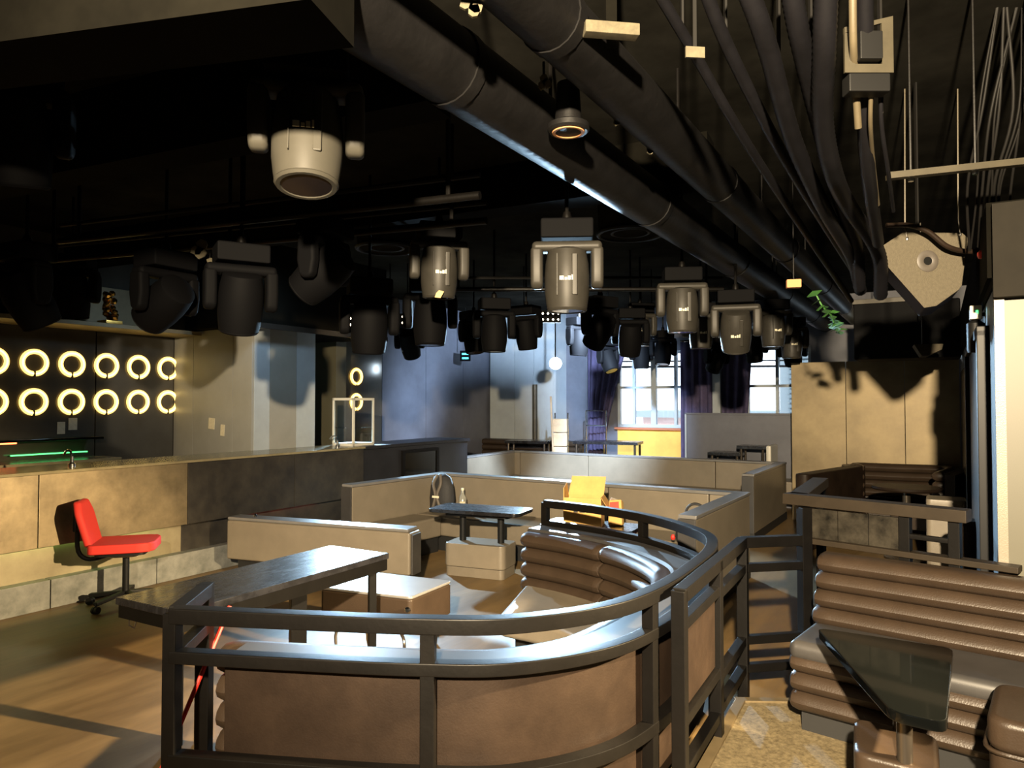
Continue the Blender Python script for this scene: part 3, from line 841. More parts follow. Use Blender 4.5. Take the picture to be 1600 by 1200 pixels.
MB().slab([(-.045, -.038, .09), (.035, -.041, .11), (.03, -.037, .20), (-.045, -.029, .19)], (0, -.004, 0)).build('red_print', 'red_paper', rp)

# backpack in the corner of the middle sofa
corner = onz(690, 737, ZS)
bpk = thing('backpack', 'black backpack with grey straps in the sofa corner', 'bag', (corner.x + .06, corner.y - .52, .39), ROT)
MB().lathe([(.12, 0), (.16, .04), (.165, .16), (.15, .30), (.11, .40), (.04, .44)], 14, None, 1.0, .6).build('body', 'bag_black', bpk)
for s in (-1, 1):
    MB().tube(spline([(.02 * s, -.06, .43), (.05 * s, -.10, .33), (.012 * s, -.115, .20), (.05 * s, -.11, .06)], 4), .018, 6).build('strap', 'strap_grey', bpk)
B(-.045, .045, -.135, -.12, .175, .20).build('buckle', 'mark_white', bpk, bevel=.003)
pv = thing('plastic_bottle', 'clear shiny bottle next to the backpack', 'bottle', (corner.x + .30, corner.y - .62, .39), 0)
MB().lathe([(.04, 0), (.045, .02), (.045, .17), (.02, .22), (.016, .26)], 14).build('bottle_body', 'bottle_glass', pv)
MB().lathe([(.018, .26), (.018, .285)], 10).build('bottle_cap', 'mark_white', pv)
B(-.03, .03, -.046, -.0445, .08, .14).build('bottle_label', 'paper', pv)
# bag at the right end of the middle sofa
rb = onz(1172, 769, ZS)
bg_ = thing('black_handbag', 'slumped black bag at the right end of the middle sofa', 'bag', (rb.x - .62, rb.y - .42, .39), ROT)
MB().lathe([(.16, 0), (.19, .05), (.18, .14), (.13, .24), (.05, .29)], 14, None, 1.0, .55).build('body', 'bag_black', bg_)
MB().torus((0, 0, .27), (1, 0, 0), (0, 0, 1), .09, .012, .012, 16, 6, 0, math.pi).build('handle', 'bag_black', bg_)
MB().lathe([(.015, 0), (.022, .02), (.01, .045)], 8, Matrix.Translation((-.17, -.12, .05))).build('charm', 'red_plastic', bg_)

# ------------------------------------------------------------------ red office chair
ch = thing('office_chair', 'red upholstered office chair with black swivel base by the bar', 'chair', tuple(onz(196, 944, 0)), R(17))
MB().prism(rounded([(-.24, -.22), (.16, -.22), (.24, -.16), (.24, .16), (.16, .22), (-.24, .22)], .05), .45, .525).build('seat', 'red_fabric', ch, bevel=.03, seg=3)
MB().prism(rounded([(-.20, -.18), (.17, -.18), (.17, .18), (-.20, .18)], .05), .425, .45).build('seat_shell', 'plastic_black', ch)
bk = MB(); pts = []
for j in range(9):
    t = j / 8; z = .50 + t * .36
    wdt = .19 - .05 * max(0, t - .72) / .28 * 1.3 - .02 * (1 - t)
    pts.append((-.235 - .10 * t, wdt, z))
bvs = []; bfs = []
for (x, wd, z) in pts:
    for (dx, yy) in ((-.028, -wd), (-.028, wd), (.03, wd), (.03, -wd)): bvs.append((x + dx, yy, z))
for j in range(8):
    for k in range(4): bfs.append((j * 4 + k, j * 4 + (k + 1) % 4, j * 4 + 4 + (k + 1) % 4, j * 4 + 4 + k))
bfs += [(3, 2, 1, 0), (32, 33, 34, 35)]
bk.add(bvs, bfs).build('backrest', 'red_fabric', ch, bevel=.022, seg=3)
B(-.365, -.335, -.10, .10, .62, .80).build('back_shell', 'plastic_black', ch, bevel=.01)
for j in range(4):
    B(-.342 + j * .012 - .006, -.325 + j * .012 - .006, -.06, .06, .755 - j * .055, .775 - j * .055).build('tape_strip', 'cream_tape', ch)
MB().tube(spline([(-.10, 0, .42), (-.26, 0, .38), (-.345, 0, .45), (-.355, 0, .66)], 4), .018, 8).build('back_bar', 'plastic_black', ch)
B(-.08, .10, -.09, .09, .395, .425).build('mechanism', 'cream_tape', ch, bevel=.006)
MB().tube([(.02, .08, .40), (.05, .30, .385)], .007, 6).build('lever', 'steel_pole', ch)
MB().tube([(0, 0, .09), (0, 0, .40)], .026, 12).build('gas_lift', 'plastic_black', ch)
for k in range(5):
    a = R(20 + 72 * k); e_ = Vector((math.cos(a), math.sin(a), 0))
    MB().bar(e_ * .02 + Vector((0, 0, .10)), e_ * .29 + Vector((0, 0, .075)), .045, .03).build('base_leg', 'plastic_black', ch, bevel=.006)
    cs = MB(); t_ = Vector((-e_.y, e_.x, 0))
    for sgn in (-1, 1):
        c0 = e_ * .285 + Vector((0, 0, .028)) + t_ * sgn * .014
        cs.tube([c0 - t_ * .010, c0 + t_ * .010], .028, 12)
    cs.bar(e_ * .285 + Vector((0, 0, .03)), e_ * .285 + Vector((0, 0, .08)), .012, .012)
    cs.build('caster', 'plastic_black', ch)

# red stick
p0, p1 = at(356, 955, 2.98), at(322, 1036, 2.86)
dv = (p1 - p0).normalized(); p1 = p0 + dv * ((p0.z - .012) / -dv.z) if dv.z < 0 else p1
rsx = thing('broom_handle', 'thin red broom handle leaning behind the front railing', 'broom', (p1.x, p1.y, 0))
MB().tube([p1, p0 + (p0 - p1).normalized() * .02], .009, 8).build('stick', 'red_plastic', rsx, world=True)
MB().tube([p1.lerp(p0, .42), p1.lerp(p0, .47)], .016, 8).build('collar', 'mark_orange', rsx, world=True)

# ------------------------------------------------------------------ rear booth at right
q = onz
rbz = .87
A0, A1, A2 = onz(1240, 737, rbz), onz(1322, 722, rbz), onz(1560, 741, rbz)
rbs = thing('rear_booth_sofa', 'dark rolled booth sofa against the tan partition', 'sofa', (A1.x, A1.y, 0))
pp = spline([(A1.x + .02, A1.y - .30, 0), (A1.x + .12, A1.y - .06, 0), (A1.x + .5, A1.y - .26, 0), (A1.x + 1.0, A1.y - .56, 0), (A2.x - .5, A2.y + .25, 0)], 5)
MB().sweep(pp, rect(.06, .16, 0, .84)).build('back_core', 'roll_brown', rbs, world=True)
for k in range(4): roll([(v.x, v.y, 0) for v in pp], -.0, .815 - k * .105, .075, .056, 'roll', 'roll_brown', rbs)
MB().sweep(pp[2:], rect(-.48, -.05, .2, .43)).build('seat', 'roll_brown', rbs, bevel=.02, world=True)
v0 = Vector((A0.x, A0.y, 0)); v1 = Vector((A1.x + .05, A1.y - .1, 0)); tv = (v1 - v0).normalized(); tn = Vector((-tv.y, tv.x, 0))
MB().prism(rounded([((v0 - tn * .16).x, (v0 - tn * .16).y), (v1.x - tn.x * .16, v1.y - tn.y * .16), (v1.x, v1.y), (v0.x, v0.y)], .07), 0, rbz - .02).build('arm_panel', 'panel_brown', rbs, bevel=.02, world=True)
rt = thing('round_table', 'round brown table inside the rear booth', 'table', (at(1416, 762, 7.5).x, 7.5, 0))
hz_ = at(1416, 760, 7.5).z
MB().lathe([(.32, hz_ - .035), (.33, hz_ - .02), (.32, hz_)], 28).build('table_top', 'panel_brown', rt)
MB().lathe([(.22, 0), (.22, .02), (.04, .04), (.04, hz_ - .035)], 18).build('base', 'steel_pole', rt)
for nm, lab, px, py, Y, wdt, hh, mt in (('cube_stool', 'grey cube stool at the rear booth', 1478, 778, 6.2, .30, None, 'sofa_taupe'),
                                   ('cylinder_stool', 'brown cylinder stool behind the black partition', 1512, 812, 5.0, .22, None, 'roll_brown')):
    t = at(px, py, Y)
    s_ = thing(nm, lab, 'stool', (t.x, Y, 0), ROT)
    if nm == 'cube_stool':
        MB().prism(rounded([(-wdt / 2, -wdt / 2), (wdt / 2, -wdt / 2), (wdt / 2, wdt / 2), (-wdt / 2, wdt / 2)], .04), .0, t.z - .08).build('body', mt, s_, bevel=.01)
        MB().prism(rounded([(-wdt / 2, -wdt / 2), (wdt / 2, -wdt / 2), (wdt / 2, wdt / 2), (-wdt / 2, wdt / 2)], .04), t.z - .08, t.z).build('cushion', mt, s_, bevel=.015)
    else:
        MB().lathe([(wdt / 2, 0), (wdt / 2, t.z - .07)], 20).build('body', mt, s_)
        MB().lathe([(wdt / 2 + .004, t.z - .07), (wdt / 2 + .006, t.z - .03), (wdt / 2 - .02, t.z)], 20).build('cushion', mt, s_)

# ------------------------------------------------------------------ far furniture
fs = thing('far_rolled_sofa', 'dark rolled wall sofa under the pale far column', 'sofa', ED(-7.6, 12.1), ROT)
MB().prism([(-.45, .20), (1.75, .20), (1.75, .32), (-.45, .32)], 0, .90).build('back_core', 'sofa_trim', fs)
for k in range(4):
    MB().tube([(-.45, .15, .84 - k * .11), (1.75, .15, .84 - k * .11)], .058, 10).build('roll', 'roll_brown', fs)
B(-.45, 1.75, -.35, .15, .2, .43).build('seat', 'sofa_trim', fs, bevel=.02)


def far_table(label, px, py, Y, L_, W_, rz, cat='table'):
    t = at(px, py, Y)
    o = thing('black_table', label, cat, (t.x, Y, 0), rz, 'far black tables')
    B(-L_ / 2, L_ / 2, -W_ / 2, W_ / 2, t.z - .05, t.z).build('table_top', 'table_black', o, bevel=.005)
    for x in (-L_ / 2 + .06, L_ / 2 - .06):
        for y in (-W_ / 2 + .05, W_ / 2 - .05):
            MB().tube([(x, y, 0), (x, y, t.z - .05)], .02, 8).build('leg', 'steel_pole', o)
    return o


far_table('far black table in front of the rolled wall sofa', 826, 688, 13.1, .8, .42, R(-18))
far_table('long far black table before the yellow window panel', 950, 689, 12.45, 1.15, .5, R(-22))
far_table('low black table beside the dark partition, nearer one', 1136, 706, 11.15, .5, .42, ROT)
far_table('black table beside the dark partition, farther one', 1178, 696, 10.95, .44, .38, ROT)
pt = thing('dark_partition', 'dark chest-high partition below the right window', 'partition', ED(-3.62, 11.7), ROT)
B(0, 1.85, 0, .08, 0, 1.44).build('panel', 'wall_navy', pt, bevel=.004)
B(-.03, 0, -.02, .10, 0, 1.46).build('edge_post', 'panel_pale', pt, bevel=.004)
B(-.03, 1.85, -.02, .10, 1.44, 1.47).build('cap', 'wall_navy', pt, bevel=.004)
fa = thing('white_armchair', 'white edged armchair at the tan partition corner', 'armchair', tuple((at(1232, 700, 10.7).x, 10.7, 0)), ROT)
B(-.25, .25, -.25, .25, .15, .48).build('seat', 'sofa_taupe', fa, bevel=.03)
B(-.28, -.2, -.25, .28, .1, 1.0).build('backrest', 'white_frame', fa, bevel=.03)
for x in (-.22, .22):
    for y in (-.2, .2): B(x - .02, x + .02, y - .02, y + .02, 0, .15).build('leg', 'plastic_black', fa)


def mchair(label, px, py, Y, rz):
    t = at(px, py, Y)
    o = thing('metal_chair', label, 'chair', (t.x, Y, 0), rz)
    hgt = t.z
    B(-.2, .2, -.2, .2, .92 - .03, .92).build('seat', 'foil', o, bevel=.005)
    for x in (-.19, .19):
        MB().tube([(x, .19, 0), (x, .19, hgt)], .012, 8).build('leg', 'chrome', o)
        MB().tube([(x, -.19, 0), (x, -.19, .9)], .012, 8).build('leg', 'chrome', o)
    MB().tube([(-.19, .19, hgt), (.19, .19, hgt)], .012, 8).build('back_rail', 'chrome', o)
    MB().tube([(-.19, .19, hgt - .28), (.19, .19, hgt - .28)], .012, 8).build('back_rail', 'chrome', o)
    return o


mchair('white metal framed high chair before the navy wall', 929, 642, 13.3, R(-14))
tl = thing('stacked_trolley', 'pale trolley with crates beside the far column', 'trolley', tuple((at(876, 690, 13.0).x, 13.0, 0)), R(-12))
B(-.14, .14, -.12, .12, .06, .10).build('deck', 'steel_pole', tl)
for x in (-.12, .12):
    MB().tube([(x, .12, .08), (x, .12, 1.45)], .014, 8).build('upright', 'chrome', tl)
    MB().tube([(x, .08, .04), (x + .02, .08, .04)], .04, 10).build('wheel', 'plastic_black', tl)
for k in range(5): B(-.13, .13, -.11, .10, .10 + k * .25, .34 + k * .25).build('crate', 'trolley', tl, bevel=.01)
MB().tube([(-.10, -.15, .3), (-.16, -.14, 1.75)], .018, 8).build('pole', 'trolley', tl)


def curtain(label, e0, e1, flare, zt=2.75, z0=.02):
    o = thing('curtain', label, 'curtain', ED((e0 + e1) / 2, FD - .16, 0), ROT)
    hw = (e1 - e0) / 2; n = 34; vs = []; fs_ = []
    rows = 8
    for j in range(rows + 1):
        t = j / rows; z = z0 + (zt - z0) * t
        l_, r_ = -hw, hw
        if flare > 0: r_ = -hw + 2 * hw * (0.45 + .55 * max(0, (t - .35) / .65) ** 1.2)
        if flare < 0: r_ = hw * (1 - .35 * (1 - abs(2 * t - 1)))
        for i in range(n + 1):
            u = i / n
            vs.append((l_ + (r_ - l_) * u, .035 * math.sin(u * 2 * math.pi * max(3, int(hw * 14))), z))
    for j in range(rows):
        for i in range(n):
            a = j * (n + 1) + i; fs_.append((a, a + 1, a + n + 2, a + n + 1))
    m_ = MB().add(vs, fs_); c_ = m_.build('cloth', 'curtain', o)
    md = c_.modifiers.new('thickness', 'SOLIDIFY'); md.thickness = .012
    MB().tube([(-hw, 0, zt + .02), (hw, 0, zt + .02)], .015, 8).build('rod', 'steel_pole', o)
    return o


curtain('purple curtain tied back left of the bright window', -5.95, -5.12, 1)
curtain('dark purple curtain between the two windows', -4.08, -3.50, 0)
curtain('dark curtain bulging left of the shuttered window', -3.34, -2.78, -1)
fpil = room('wall_far_pillar', 'slim pale pillar between the far curtains')
B(-3.47, -3.33, FD - .25, FD - .1, 0, CEIL).build('face_panel', 'panel_pale', fpil)

# glass display cabinet on the bar end
cb = thing('display_cabinet', 'white framed glass display cabinet on the bar end', 'cabinet', ED(-6.42, 6.75, 1.10), ROT)
cw, cd, chh = .36, .38, .60
for x in (-cw / 2, cw / 2 - .025):
    for y in (-cd / 2, cd / 2 - .025): B(x, x + .025, y, y + .025, 0, chh).build('post', 'white_frame', cb)
B(-cw / 2, cw / 2, -cd / 2, cd / 2, -.0, .03).build('base', 'white_frame', cb)
B(-cw / 2, cw / 2, -cd / 2, cd / 2, chh - .03, chh).build('top', 'white_frame', cb)
B(-cw / 2 + .02, cw / 2 - .02, -cd / 2 + .02, cd / 2 - .02, .22, .228).build('shelf', 'glass', cb)
B(-cw / 2 + .02, cw / 2 - .02, -cd / 2 + .008, -cd / 2 + .012, .03, chh - .03).build('pane', 'pane', cb)
B(cw / 2 - .012, cw / 2 - .008, -cd / 2 + .02, cd / 2 - .02, .03, chh - .03).build('pane', 'pane', cb)


def tap(label, e, d):
    o = thing('bar_tap', label, 'tap', ED(e, d, 1.10), ROT)
    MB().lathe([(.03, 0), (.03, .02), (.014, .03), (.014, .08)], 12).build('tap_base', 'chrome', o)
    MB().tube(spline([(0, 0, .07), (-.02, 0, .12), (-.08, 0, .13), (-.13, 0, .09)], 4), .009, 8).build('spout', 'chrome', o)
tap('small chrome tap on the bar near the frame edge', -6.40, 3.30)
tap('chrome tap at the foot of the glass cabinet', -6.30, 6.35)

# gold ornament, shelf boxes
go = thing('gold_ornament', 'ornate gold figurine standing on the bulkhead shelf', 'ornament', ED(-7.66, 4.32, 2.485), ROT)
MB().prism([(-.09, -.09), (.09, -.09), (.09, .09), (-.09, .09)], 0, .04).build('base', 'gold', go, bevel=.005)
gm = MB()
for k in range(26):
    a = random.random() * 6.28; z = .05 + .30 * k / 26; r_ = .075 * (1 - .5 * k / 26) * (.5 + .5 * random.random())
    mt_ = Matrix.Translation((r_ * math.cos(a), r_ * math.sin(a), z)) @ Matrix.Rotation(random.random() * 3, 4, 'X')
    gm.lathe([(.01, -.03), (.03, -.015), (.034, .0), (.028, .02), (.008, .035)], 7, mt_)
gm.build('figure', 'gold', go, smooth=False)
sbx = thing('shelf_speaker', 'black box speaker left of the gold ornament', 'speaker', ED(-7.75, 3.55, 2.485), ROT)
B(-.14, .14, -.25, .22, 0, .44).build('cabinet', 'fixture_dark', sbx, bevel=.008)
B(.14, .15, -.22, .19, .03, .41).build('grille', 'plastic_black', sbx)

# stickers
for i, (e, z, w_, h_, lab) in enumerate(((-7.36, 1.395, .11, .13, 'larger paper notice on the grey column'), (-7.16, 1.32, .07, .13, 'smaller paper note right of the column notice'))):
    o = tag(B(-w_ / 2, w_ / 2, -.004, 0, -h_ / 2, h_ / 2).build('paper_notice', 'paper'), lab, 'notice')
    o.location = ED(e, 5.369, z); o.rotation_euler = (0, R(4), ROT)
for i, (d, z, w_, h_, lab) in enumerate(((4.06, 1.37, .08, .13, 'narrow paper note on the bar wall under the rings'), (4.18, 1.41, .09, .13, 'wider paper note on the bar wall under the rings'))):
    o = tag(B(0, .004, -w_ / 2, w_ / 2, -h_ / 2, h_ / 2).build('paper_notice', 'paper'), lab, 'notice')
    o.location = ED(-8.099, d, z); o.rotation_euler = (0, 0, ROT)

# ================================================================== overhead
# big ducts
du = thing('ceiling_duct', 'large black round duct crossing the ceiling', 'duct', (0, 2.0, 2.98))
dz = 2.98
ca, cb_ = onz(640, 62, dz), onz(1300, 512, dz)
dd = (cb_ - ca).normalized(); s_ = ca - dd * 2.0; e_ = cb_ + dd * 2.0
Ld = (e_ - s_).length
nseg = 7
for k in range(nseg):
    a, b = s_ + dd * (Ld * k / nseg), s_ + dd * (Ld * (k + 1) / nseg)
    MB().tube([a, b], .15, 24).build('duct_section', 'duct_black', du, world=True)
    MB().tube([b - dd * .03, b + dd * .03], .157, 24).build('joint_band', 'duct_black', du, world=True)
for k in range(5):
    m_ = s_ + dd * (1.2 + k * 1.9)
    MB().tube([m_ + Vector((0, 0, .12)), (m_.x, m_.y, CEIL)], .01, 6).build('hanger', 'rail_black', du, world=True)
sd = Vector((dd.y, -dd.x, 0)).normalized()
du2 = thing('ceiling_duct', 'second black duct beside the large one, right side', 'duct', (1, 2.4, 3.05))
for k in range(nseg):
    a, b = s_ + dd * (Ld * k / nseg) + sd * .46 + Vector((0, 0, .06)), s_ + dd * (Ld * (k + 1) / nseg) + sd * .46 + Vector((0, 0, .06))
    MB().tube([a, b], .12, 20).build('duct_section', 'duct_black' if k < 5 else 'wall_tan', du2, world=True)
    MB().tube([b - dd * .03, b + dd * .03], .126, 20).build('joint_band', 'duct_black', du2, world=True)
for k in range(4):
    m_ = s_ + dd * (1.6 + k * 2.1) + sd * .46
    MB().tube([(m_.x, m_.y, 3.1), (m_.x, m_.y, CEIL)], .01, 6).build('hanger', 'rail_black', du2, world=True)
# ragged cream patches of bare plaster hanging on the ducts
for i, (px, py, Y, sz, lab) in enumerate(((735, 10, 2.25, .035, 'cream peeled paint patch at the top of the duct'), (850, 128, 3.0, .03, 'pale yellow peeled paint blob on the duct'),
                             (965, 188, 3.25, .02, 'small tan paint chip above the round flange'), (1013, 234, 3.6, .026, 'narrow cream paint chip on the duct side'), (312, 388, 4.9, .06, 'torn tan paint patch above the dark left spotlights'), (326, 412, 4.9, .04, 'small torn paint scrap under the tan patch'))):
    c = at(px, py, Y); o = thing('paint_chip', lab, 'paint chip', c)
    m_ = MB()
    for k in range(3):
        a = random.random() * 6.28; ce = Vector((math.cos(a), 0, math.sin(a))) * sz * .5
        ol = [ce + Vector((math.cos(t) * sz * (.5 + .3 * random.random()), 0, math.sin(t) * sz * (.5 + .3 * random.random()))) for t in [j * .9 for j in range(7)]]
        m_.slab(ol, (0, .012, 0))
    m_.build('flake', 'paint_flake', o)
    MB().tube([(0, .01, 0), (0, .03, .10)], .006, 5).build('peel', 'duct_black', o)
cblk = thing('timber_block', 'short bare timber batten fixed to the dark ceiling', 'batten', at(958, 42, 2.5), R(8))
B(-.10, .10, 0, .05, -.022, .022).build('batten', 'paint_flake', cblk, bevel=.004)
B(-.02, .02, .02, .04, .02, CEIL - cblk.location.z).build('hanger', 'beam_black', cblk)
tagm = thing('pipe_label', 'small cream label tag on a ceiling conduit', 'tag', at(1086, 82, 2.3), R(6))
B(-.032, .032, -.004, .004, -.018, .018).build('plate', 'paint_flake', tagm)
B(-.006, .006, .0, .006, .0, CEIL - tagm.location.z).build('wire', 'cable_black', tagm)
fl = thing('pipe_flange', 'rusty round flange hanging below the big duct', 'flange', at(888, 200, 3.15), 0)
MB().lathe([(.085, -.02), (.095, -.01), (.095, .012), (.06, .03), (.05, .20)], 20).build('flange_ring', 'duct_black', fl)
MB().torus((0, 0, -.015), (1, 0, 0), (0, 1, 0), .065, .012, .01, 20, 6).build('rust_ring', 'brick_red', fl)

# round recessed ceiling speakers
for lab, px, py in (('round flush ceiling speaker ring left of center', 604, 388), ('round flush ceiling speaker ring right of center', 985, 365)):
    c = onz(px, py, 3.02)
    o = thing('ceiling_speaker', lab, 'ceiling speaker', c)
    MB().torus((0, 0, 0), (1, 0, 0), (0, 1, 0), .26, .02, .02, 30, 8).build('outer_ring', 'duct_black', o)
    MB().torus((0, 0, .01), (1, 0, 0), (0, 1, 0), .15, .015, .015, 26, 8).build('inner_ring', 'duct_black', o)
    MB().lathe([(.26, .0), (.27, CEIL - 3.02)], 30).build('housing', 'ceiling_black', o)

# hoses and conduits on the right
def hose(label, pts, r, mt='hose_black', ribs=False, name='conduit', n=10, straps=1):
    P = [at(*p) for p in pts]; path = spline(P, 7)
    o = thing(name, label, 'conduit', P[0])
    rf = (lambda i: r * (1.0 + (.035 if i % 2 else -.03))) if ribs else None
    if ribs: path = spline(P, 26)
    MB().tube(path, r, n, rf).build('hose', mt, o, world=True)
    ln = len(path)
    for k in range(straps):
        m_ = path[int(ln * .3)]
        if m_.z < CEIL - .05: MB().bar(m_, (m_.x, m_.y, CEIL), .008, .02).build('strap', 'cable_black', o, world=True)
    return o


hose('black conduit pipe running beside the second duct', [(1000, -60, 2.3), (1080, 75, 2.6), (1190, 260, 3.3), (1330, 470, 5.6)], .02)
hose('second black conduit pipe running toward the far end', [(1085, -60, 2.3), (1145, 90, 2.6), (1240, 270, 3.3), (1345, 440, 5.0)], .024)
hose('thick corrugated black hose, leftmost of the bundle', [(1150, -60, 2.2), (1195, 60, 2.4), (1240, 220, 2.9), (1290, 330, 3.5), (1330, 400, 4.1), (1345, 455, 4.4)], .035, ribs=True)
hose('thick corrugated black hose, second of the bundle', [(1230, -60, 2.2), (1250, 60, 2.4), (1285, 210, 2.9), (1315, 320, 3.5), (1338, 385, 4.0), (1343, 450, 4.3)], .035, ribs=True)
hose('violet sheened thick hose beside the junction bracket', [(1292, -60, 2.2), (1288, 80, 2.4), (1286, 190, 2.7), (1302, 270, 3.0), (1325, 320, 3.4), (1372, 395, 3.9), (1376, 462, 4.2)], .038, ribs=True)
hose('black cable drop right of the junction bracket', [(1350, -60, 2.3), (1352, 90, 2.5), (1352, 210, 2.7), (1360, 300, 3.0), (1372, 380, 3.6)], .028)
hose('tan cable hanging through the junction bracket', [(1332, -60, 2.3), (1333, 60, 2.4), (1336, 120, 2.5), (1341, 200, 2.6)], .013, 'cable_tan')
hose('thin tan cable below the bracket with a plug', [(1361, 140, 2.5), (1360, 195, 2.6), (1364, 250, 2.8), (1372, 320, 3.1)], .008, 'cable_tan')
hose('thin black cable beside the strut channel', [(1378, 110, 2.5), (1377, 190, 2.6), (1388, 270, 2.8), (1396, 330, 3.1)], .008)
hose('brown cable draped across the hanging speaker', [(1385, 352, 3.98), (1420, 352, 3.97), (1450, 362, 3.96), (1480, 385, 3.96), (1512, 393, 3.98), (1545, 392, 4.0)], .014, 'panel_brown')
random.seed(3)
for k in range(9):
    x = 1512 + k * 8
    hose('thin black cable hanging over the right soffit, number %s from the left' % ('one two three four five six seven eight nine'.split()[k]),
         [(x + random.uniform(40, 70) - k * 4, 8, 3.2), (x + random.uniform(10, 34), 170, 3.3), (x + random.uniform(-6, 10), 290, 3.5), (x + random.uniform(-8, 10), 392 - k * 3, 3.75)],
         random.uniform(.004, .008), 'cable_black', straps=0)
# junction bracket
jb = thing('junction_bracket', 'tan steel cable bracket with black junction box', 'bracket', at(1358, 80, 2.45), 0)
B(-.085, .085, 0, .01, -.075, -.045).build('lower_bar', 'steel_tan', jb); B(.045, .085, 0, .01, -.045, .10).build('right_plate', 'steel_tan', jb)
MB().slab([(-.085, 0, .065), (.045, 0, .10), (.085, 0, .10), (.085, 0, .125), (-.085, 0, .085)], (0, .012, 0)).build('upper_plate', 'steel_tan', jb)
B(-.085, -.05, 0, .01, -.045, .065).build('left_plate', 'steel_tan', jb)
B(-.045, .035, -.03, .08, -.04, .06).build('junction_box', 'plastic_black', jb, bevel=.006)
B(-.07, .075, .0, .06, -.14, -.075).build('lower_box', 'plastic_black', jb, bevel=.006)
B(-.01, .01, .0, .02, .08, CEIL - jb.location.z).build('hanger', 'steel_tan', jb)
# strut channel
a, b = at(1386, 277, 3.1), at(1640, 250, 3.0)
stc = thing('strut_channel', 'tan steel strut channel across the upper right', 'channel', a)
MB().bar(a, b, .04, .022).build('channel', 'steel_tan', stc, world=True)
MB().bar(a + Vector((0, 0, .011)), b + Vector((0, 0, .011)), .012, .02).build('lip', 'steel_tan', stc, world=True)
for t in (.15, .55, .9):
    p = a.lerp(b, t); MB().tube([p, (p.x, p.y, CEIL)], .006, 6).build('threaded_rod', 'rail_black', stc, world=True)
    MB().lathe([(.012, -.03), (.014, -.02), (.012, -.012)], 6, Matrix.Translation(p)).build('nut', 'chrome', stc, world=True)

# hanging wedge speaker
SY = 4.05
sp = thing('hanging_speaker', 'grey carpeted wedge speaker hung on wires, round port facing out', 'speaker', at(1444, 420, SY))
ol = [(1412, 362), (1504, 364), (1513, 372), (1509, 400), (1503, 446), (1498, 453), (1463, 478), (1444, 481), (1372, 400), (1377, 385)]
P = [at(x, y, SY) for x, y in ol]
dx_ = Vector((.20, .40, 0))
MB().slab([p - dx_ * .0 for p in P], dx_.normalized() * .014).build('front_carpet', 'carpet_grey', sp, bevel=.004, world=True)
MB().slab([p + dx_.normalized() * .015 for p in P], dx_).build('cabinet', 'carpet_side', sp, bevel=.006, world=True)
c = at(1449, 408, SY)
RX = Matrix.Translation(c) @ Matrix.Rotation(R(90), 4, 'X')
MB().torus(c + Vector((0, -.004, 0)), (1, 0, 0), (0, 0, 1), .042, .020, .006, 26, 6).build('port_ring', 'port_grey', sp, world=True)
MB().lathe([(.024, .0), (.024, .006)], 18, RX).build('port_hole', 'plastic_black', sp, world=True)
for (x, y) in ((1417, 373), (1500, 366)):
    b_ = at(x, y, SY - .006)
    MB().tube([b_, at(x - 3, y - 22, SY - .01), (b_.x, b_.y, CEIL)], .004, 6).build('wire', 'cable_tan', sp, world=True)
    MB().lathe([(.007, -.01), (.009, 0), (.007, .01)], 8, Matrix.Translation(b_)).build('hook', 'chrome', sp, world=True)
# large black speaker behind, and a third farther on
s2 = thing('black_bass_speaker', 'large black speaker box hanging behind the wedge speaker', 'speaker', at(1420, 560, 8.0), ROT)
t_ = at(1420, 470, 8.0).z - s2.location.z
B(-.56, .50, 0, .6, 0, t_).build('cabinet', 'speaker_black', s2, bevel=.02)
B(-.57, .0, -.01, .62, t_ - .005, t_ + .05).build('top_board', 'steel_tan', s2, bevel=.004)
for x in (-.3, .3): MB().tube([(x, .25, t_), (x, .25, CEIL - s2.location.z)], .008, 6).build('hanger', 'rail_black', s2)
s3 = thing('hanging_speaker', 'tan fronted wedge speaker below the black bass box', 'speaker', at(1452, 540, 7.0))
P = [at(x, y, 7.0) for x, y in ((1428, 538), (1474, 537), (1472, 546), (1450, 556), (1440, 556))]
MB().slab(P, (.15, .3, 0)).build('cabinet', 'carpet_grey', s3, bevel=.005, world=True)
zt = at(1450, 538, 7.0); MB().tube([zt + Vector((0, .1, -.005)), (zt.x, zt.y + .1, CEIL)], .006, 6).build('wire', 'cable_tan', s3, world=True)

# emergency light on the right wall, small red valve, brick, vine
em = thing('emergency_light', 'small emergency light with green indicator beside the wall', 'lamp', at(1524, 492, 4.15), ROT)
B(-.03, .03, -.06, .04, -.03, .05).build('housing', 'white_frame', em, bevel=.006)
B(.0, .012, -.062, -.058, .0, .02).build('indicator', 'led_green', em)
MB().lathe([(.04, -.22), (.045, -.2), (.045, -.05), (.02, -.03)], 14).build('lamp_head', 'plastic_black', em)
B(.02, .12, -.01, .01, -.01, .01).build('bracket', 'plastic_black', em)
rv = thing('red_end_plug', 'small red plastic plug on the soffit edge', 'plug', at(1535, 398, 3.78))
MB().lathe([(.018, -.02), (.024, -.005), (.024, .012), (.014, .022)], 12).build('cap', 'red_plastic', rv)
bk_ = thing('clay_block', 'small orange clay block hanging beside the duct', 'block', at(1240, 443, 4.6), R(-15))
B(-.045, .045, -.03, .03, -.03, .025).build('block', 'brick_red', bk_, bevel=.006)
MB().tube([(0, 0, .02), (0, 0, CEIL - bk_.location.z)], .004, 5).build('wire', 'cable_black', bk_)
vi = thing('plastic_vine', 'green plastic vine twined along the tan duct', 'vine', at(1278, 468, 5.2))
vp = spline([at(1276, 462, 5.2), at(1286, 480, 5.2), at(1298, 492, 5.3), at(1304, 508, 5.4), at(1310, 516, 5.5)], 5)
MB().tube(vp, .006, 5).build('stem', 'leaf', vi, world=True)
